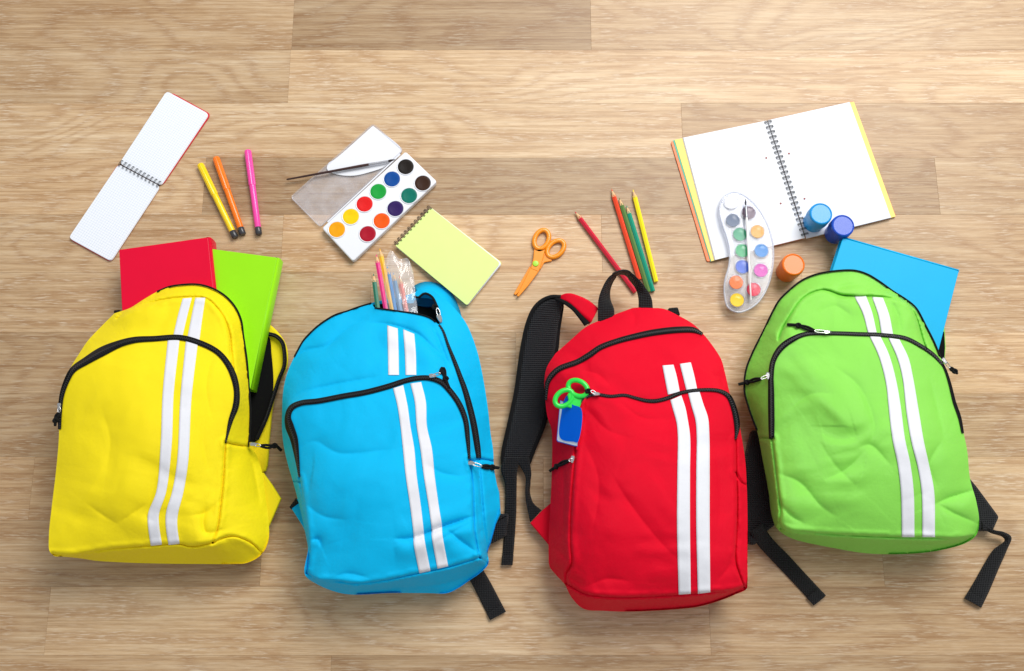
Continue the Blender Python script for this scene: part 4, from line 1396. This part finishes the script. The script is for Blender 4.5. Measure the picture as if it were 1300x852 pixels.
def film_case():
    root = thing('pencil_case', 'crumpled clear plastic pencil case at the top of blue backpack', 'pencil case', U(505, 360, .04))
    film = clear('clear_film', (0.96, 0.97, 0.99, 1), (0.92, 0.95, 1.0, 1), 0.16, 0.06)
    C = [(484, 330), (526, 404)]
    n, m = 44, 30
    V, F = [], []
    for i in range(n):
        for k in range(m):
            u, v = i / (n - 1), k / (m - 1)
            x = 487 + u * 34 + 6 * v * u + 4 * v - (1 - v) * 3 * math.sin(u * 5)
            y = 322 + v * 84 + (1 - v) * (14 * (u - .4) ** 2 * 4 + 4 * math.sin(u * 13))
            z = .057 + .006 * math.sin(math.pi * u) + .003 * float(vnoise(np.array([u * 9.]), np.array([v * 7. + u * 5]), 5)[0]) + .004 * abs(float(vnoise(np.array([u * 5. + v * 3]), np.array([v * 5.]), 8)[0]))
            V.append(U(x, y, z))
    for i in range(n - 1):
        for k in range(m - 1):
            F.append((i * m + k, (i + 1) * m + k, (i + 1) * m + k + 1, i * m + k + 1))
    o = mesh_obj('front_film', V, F, film, root)
    V2 = [(v.x, v.y, .044) for v in V]
    mesh_obj('back_film', V2, F, film, root)


film_case()


# ------------------------------------------------------------------ scissors
def ellipse_px(cx, cy, a, b, ang, n=36, squash=0.0):
    out = []
    for k in range(n):
        t = 2 * math.pi * k / n
        x, y = a * math.cos(t) * (1 + squash * math.cos(t)), b * math.sin(t)
        out.append((cx + x * math.cos(ang) - y * math.sin(ang), cy + x * math.sin(ang) + y * math.cos(ang)))
    return out


def scissors():
    root = thing('scissors', 'small orange plastic safety scissors with a green rivet', 'scissors', U(683, 335))
    mat = plain('orange_plastic', lin(246, 148, 16), 0.3, 0.5, 0.02, bump=0, coat=0.2)
    rv = plain('green_rivet', lin(170, 226, 60), 0.35, 0.5, 0.02, bump=0)
    e1 = ellipse_px(687.5, 304, 12.4, 8.6, math.radians(-66))
    e2 = ellipse_px(705.3, 316, 12.6, 8.4, math.radians(-44))
    h1 = tube('handle', [U(x, y, .0042) for x, y in e1], .0040, mat, root, 10, True, .85)
    h2 = tube('handle', [U(x, y, .0036) for x, y in e2], .0040, mat, root, 10, True, .85)
    slab('shank', round_poly(pxpoly([(678, 316), (685, 318.5), (692, 316), (691, 322), (688, 333), (684, 345), (673.5, 341), (677, 328)], .008), .002), .0042, .0078, mat, root, .0012)
    slab('shank', round_poly(pxpoly([(690, 321), (696, 318), (701, 331), (691, 333), (686, 342), (675, 340), (684, 330)], .005), .002), .0006, .0040, mat, root, .0012)
    slab('blade', round_poly(pxpoly([(673.5, 340), (684, 344.5), (671, 362), (658.5, 376.5), (655.8, 375.5)], .0075), .001), .0044, .0072, mat, root, .0008)
    slab('blade', round_poly(pxpoly([(672.5, 338), (682, 343), (661, 369), (654.5, 374.5), (652.2, 373)], .004), .001), .0008, .0038, mat, root, .0008)
    p = U(680, 334.8, .0078)
    lathe('rivet', p + Vector((0, 0, -.002)), p + Vector((0, 0, .002)), [(0, .0052), (.0024, .0052), (.0034, .0044), (.0038, .002)], rv, root, 20)


scissors()


def pocket_scissors():
    z = redbag.z
    base = max(z(716, 505), z(734, 493)) + .004
    root = thing('scissors', 'green-handled scissors tucked into the side of red backpack', 'scissors', U(726, 505, base - .004))
    mat = plain('green_plastic', lin(32, 214, 66), 0.3, 0.5, 0.02, bump=0, coat=0.2)
    e1 = ellipse_px(733.7, 493, 13.0, 9.3, math.radians(28))
    e2 = ellipse_px(716, 505.5, 12.6, 8.9, math.radians(-48 + 10))
    tube('handle', [U(x, y, base + .008 + (x - 733) * .0003) for x, y in e1], .0037, mat, root, 10, True, .8)
    tube('handle', [U(x, y, base + .006) for x, y in e2], .0037, mat, root, 10, True, .8)
    slab('shank', round_poly(pxpoly([(720, 500), (726, 497), (733, 505), (741, 504), (742, 511), (737, 521.5), (728, 519), (714, 515), (722, 509)], base + .008), .003), base + .002, base + .008, mat, root, .0018)
    slab('blade', pxpoly([(729, 516), (740, 518), (742, 560), (737, 560)], base), base - .004, base - .002, M['metal'], root, .0004)
    r2 = thing('memo_pad', 'small blue memo pad with white edges in the side of red backpack', 'memo pad', U(720, 545, .08))
    blue = plain('blue_card', lin(0, 104, 232), 0.4, 0.2, 0.03)
    zl, zr = z(709, 545), z(733, 545)
    pl_ = lambda x: zl + (x - 709) / 24 * (zr - zl)
    lift = max(z(x, y) - pl_(x) for x in (708, 714, 720, 727, 733) for y in (512, 525, 540, 555, 562)) + .0015

    def plate(name, q, h0, h1, mat):
        q = cat(q + q[:1], 60)[:-1] if len(q) > 8 else q
        nq = len(q)
        V = [U(x, y, pl_(x) + lift + h) for h in (h0, h1) for x, y in q]
        F = [(i, (i + 1) % nq, nq + (i + 1) % nq, nq + i) for i in range(nq)] + [tuple(range(nq)), tuple(range(nq, 2 * nq))]
        fix_normals(mesh_obj(name, V, F, mat, r2, False))
    plate('back_cover', [(711, 508), (738, 518), (733, 567), (729, 566.5), (708, 561), (706.5, 559)], 0, .0014, blue)
    plate('page_block', [(711.5, 509), (737.5, 518), (732.7, 566), (729, 565.5), (708.5, 560), (707.3, 558)], .0016, .0064, M['paper'])
    plate('front_cover', [(714, 514), (717, 506), (720, 501.5), (723, 506), (726, 513), (738, 519), (733, 562), (729, 561), (711.5, 556.5), (710, 555)][:9], .0066, .0080, blue)

    lip = cat([(743, 504.5), (739.5, 512), (737, 522), (735.5, 533), (734.3, 546), (732.4, 560), (731, 572)], 26)
    rad = [0.0012 + 0.0042 * math.sin(math.pi * min(max(k / 25, 0.04), 0.96)) for k in range(26)]
    tube('pocket_lip', [U(x + 1.2, y, z(x + 2, y) + .005 * math.sin(math.pi * k / 25)) for k, (x, y) in enumerate(lip)], rad, M['red'], redbag.root, 12)


pocket_scissors()


# ------------------------------------------------------------------ paints
def paint_box():
    root = thing('watercolour_box', 'open white watercolour box with round paint pans and hinged clear lid', 'paint box', U(480, 262))
    white = plain('white_plastic', lin(232, 234, 240), 0.25, 0.4, 0.01, bump=0, coat=0.2)
    z1 = .012
    P = pxpoly([(408.5, 289.5), (514.8, 192), (555, 230.5), (448, 332)], z1)
    slab('tray', round_poly(P, .005), .0005, z1, white, root, .0018)
    s = 3.277
    wells = [((541, 236), (30, 24, 20), 'black'), ((484, 287), (12, 74, 150), ''), ((427, 339), (28, 158, 62), ''), ((370, 391), (226, 32, 32), ''), ((313, 443), (246, 204, 10), ''), ((255, 497), (242, 164, 14), ''),
             ((612, 304), (56, 32, 20), ''), ((555, 356), (8, 112, 96), ''), ((498, 410), (50, 30, 92), ''), ((441, 461), (238, 90, 18), ''), ((383, 515), (170, 20, 42), '')]
    for (x, y), c, _ in wells:
        p = U(350 + x / s, 140 + y / s, z1)
        R = .0142
        rim = lathe('pan_rim', p + Vector((0, 0, -.001)), p + Vector((0, 0, .01)), [(0, R * .9), (0, R * 1.06), (.0016, R * 1.06), (.0022, R * 1.0), (.0018, R * .94), (.0004, R * .92)], white, root, 32)
        pm = plain('paint_cake', lin(*c), 0.35, 0.15, 0.12, 120, 0.25)
        lathe('paint_cake', p + Vector((0, 0, -.0008)), p + Vector((0, 0, .01)), [(0, R * .94), (.0016, R * .94), (.0019, R * .86), (.0015, R * .6), (.0012, R * .05)], pm, rim, 32)
    # long groove between the rows and the hinge
    tray = root
    for a, b in (((398 + 14, 296), (517, 199.5)), ((446, 326), (548, 233))):
        pass
    lid = clear('clear_lid', (0.98, 0.98, 0.99, 1), (0.96, 0.95, 0.99, 1), 0.16, 0.12)
    Q = pxpoly([(369, 250), (473.6, 157), (511.5, 190), (406, 287.5)], .006)
    lo = slab('lid', round_poly(Q, .004), .0010, .0024, lid, root, .0005)
    rim_m = clear('lid_rim', (0.96, 0.96, 0.98, 1), (0.95, 0.96, 1, 1), 0.15, 0.1)
    c = sum(Q, Vector((0, 0))) / 4
    RP = round_poly(Q, .006)
    tube('lid_rim', [(p.x, p.y, .0042) for p in RP], .0013, rim_m, lo, 8, True, 1.7)
    mixp = [(473.5, 159.5), (509.5, 190), (503, 200), (488, 212), (468, 219), (450, 223), (430, 222), (415, 215.5), (417, 207), (425, 202)]
    slab('mixing_plate', [p[:2] for p in cat([tuple(U(a, b, .004).xy) for a, b in mixp + mixp[:1]], 60)[:-1]], .0027, .0042, white, lo, .0006)
    hA, hB = U(416, 282, .008), U(508, 196, .008)
    lathe('hinge', hA, hB, [(0, .0014), ((hB - hA).length, .0014)], white, root, 10)


paint_box()


def brush(label, a, f0, f1, tip, z, hcol, fcol, bcol, r, group=None):
    A, F0, F1, T = (U(p[0], p[1], z + r) for p in (a, f0, f1, tip))
    root = thing('paintbrush', label, 'paintbrush', (A + T) / 2 - Vector((0, 0, r)))
    L = (F0 - A).length
    lathe('handle', A, F0, [(0, r * .35), (.002, r * .6), (L * .5, r * .85), (L * .9, r), (L, r * .9)], plain('brush_handle', hcol, 0.3, 0.5, 0.05, bump=0, coat=0.3), root, 14)
    L2 = (F1 - F0).length
    lathe('ferrule', F0, F1, [(-.001, r * .95), (L2 * .25, r * .98), (L2 * .3, r * .9), (L2, r * .8)], plain('ferrule', fcol, 0.25, 0.6, 0.03, bump=0, metal=0.9), root, 14)
    L3 = (T - F1).length
    lathe('bristles', F1, T, [(-.001, r * .75), (L3 * .4, r * .85), (L3 * .8, r * .4), (L3, r * .06)], plain('bristle', bcol, 0.7, 0.2, 0.2, 500, 0.4), root, 12)


brush('slim paintbrush with dark brown handle resting on clear lid', (363.7, 228), (469, 208.7), (493, 204.7), (502, 202.6), .0065, lin(58, 28, 22), lin(205, 205, 210), lin(40, 24, 20), .0024)


def cup_palette():
    root = thing('paint_palette', 'curved translucent paint palette with colourful round cups and white slim brush', 'paint palette', U(952, 322))
    root['label'] = 'curved translucent palette of round paint cups overlapping the open notebook'
    o, s = (840, 110), 2.839
    pt = lambda x, y: (o[0] + x / s, o[1] + y / s)
    out = [pt(*p) for p in ((226, 392), (262, 380), (302, 396), (345, 436), (384, 505), (402, 580), (400, 650), (384, 715), (352, 772), (318, 800), (275, 813), (240, 796), (227, 750), (228, 700), (242, 650), (246, 600), (236, 545), (216, 490), (209, 430))]
    body = clear('translucent_plastic', (0.93, 0.94, 0.97, 1), (0.92, 0.93, 0.96, 1), 0.14, 0.12)
    rimm = clear('translucent_rim', (0.8, 0.82, 0.88, 1), (0.94, 0.95, 1, 1), 0.35, 0.12)
    zt = .016
    O = [p[:2] for p in cat([tuple(U(a, b, zt).xy) for a, b in out + out[:1]], 90)[:-1]]
    pl = slab('plate', O, zt - .0015, zt, body, root, .0004)
    tube('plate_rim', [(p[0], p[1], zt - .0005) for p in O], .0016, rimm, pl, 8, True, 1.2)
    # skirt down to what it lies on
    n = len(O)
    V = [(p[0], p[1], zt - .001) for p in O] + [(p[0], p[1], .0078) for p in O]
    F = [(i, (i + 1) % n, n + (i + 1) % n, n + i) for i in range(n)]
    mesh_obj('plate_skirt', V, F, body, pl)
    dome = clear('clear_dome', (0.99, 0.99, 1, 1), (1, 1, 1, 1), 0.01, 0.05, 0.02)
    cups = [((250, 418), (236, 238, 242)), ((256, 483), (44, 74, 110)), ((313, 455), (104, 82, 100)), ((282, 533), (0, 150, 104)), ((345, 523), (222, 158, 40)), ((290, 592), (24, 164, 100)),
            ((359, 592), (0, 126, 200)), ((291, 650), (20, 88, 200)), ((357, 663), (206, 40, 170)), ((268, 706), (244, 116, 30)), ((331, 732), (222, 26, 70)), ((271, 770), (250, 206, 0))]
    for (x, y), c in cups:
        p = U(*pt(x, y), zt)
        R = .0124
        cup = lathe('cup', p + Vector((0, 0, -.0085)), p + Vector((0, 0, .01)), [(0, R * .75), (.002, R * .88), (.0085, R * .99), (.0104, R * 1.05), (.0104, R * .95), (.0086, R * .92)], body, root, 28)
        pm = plain('cup_paint', lin(*c), 0.35, 0.2, 0.03, 150, 0.1)
        lathe('paint', p + Vector((0, 0, -.006)), p + Vector((0, 0, .01)), [(0, R * .8), (.0065, R * .90), (.0076, R * .88), (.0072, R * .5), (.007, R * .03)], pm, cup, 28)
        prof = [(R * .62 * math.sin(t) + .0018, R * 1.0 * math.cos(t) + 1e-5) for t in np.linspace(0, math.pi / 2, 8)]
        lathe('cup_dome', p, p + Vector((0, 0, .01)), prof, dome, cup, 28)


cup_palette()
brush('slim white paintbrush lying along the translucent paint palette', (840 + 322 / 2.839, 110 + 770 / 2.839), (840 + 306 / 2.839, 110 + 470 / 2.839), (840 + 303 / 2.839, 110 + 428 / 2.839), (840 + 301.5 / 2.839, 110 + 404 / 2.839), .0225, lin(238, 236, 236), lin(150, 154, 160), lin(70, 70, 78), .0020)


def pot(label, top, col, z0, h=.043, r=.0185):
    p = U(top[0], top[1], z0 + h)
    p.z = z0
    root = thing('paint_pot', label, 'paint pot', p, 'round paint pots near the notebook')
    q = p + Vector((0, 0, 1))
    cap = plain('pot_plastic', col, 0.33, 0.5, 0.02, bump=0, coat=0.15)
    lathe('jar', p, q, [(0, r * .86), (.001, r * .93), (h * .46, r * .93), (h * .5, r * .85)], cap, root, 40)
    lathe('lid', p, q, [(h * .47, r * .9), (h * .48, r * 1.0), (h - .0035, r * 1.0)], cap, root, 96, 48, 0.012)
    lathe('lid_top', p, q, [(h - .0036, r * 1.0), (h - .0016, r * .985), (h - .0004, r * .93), (h, r * .88), (h - .0005, r * .85), (h - .0007, r * .83), (h - .0007, r * .79), (h - .0007, r * .02)], cap, root, 48)


pot('light blue lidded paint pot standing on the open notebook page', (1042.5, 271), lin(0, 148, 220), .0072)
pot('dark royal blue lidded paint pot by blue folder', (1070.5, 286), lin(14, 74, 190), .0072)
pot('orange lidded paint pot standing on the bare floor', (1007.5, 335.5), lin(242, 118, 20), .0)

for o in bpy.data.objects:
    if '_org' in o.keys():
        del o['_org']
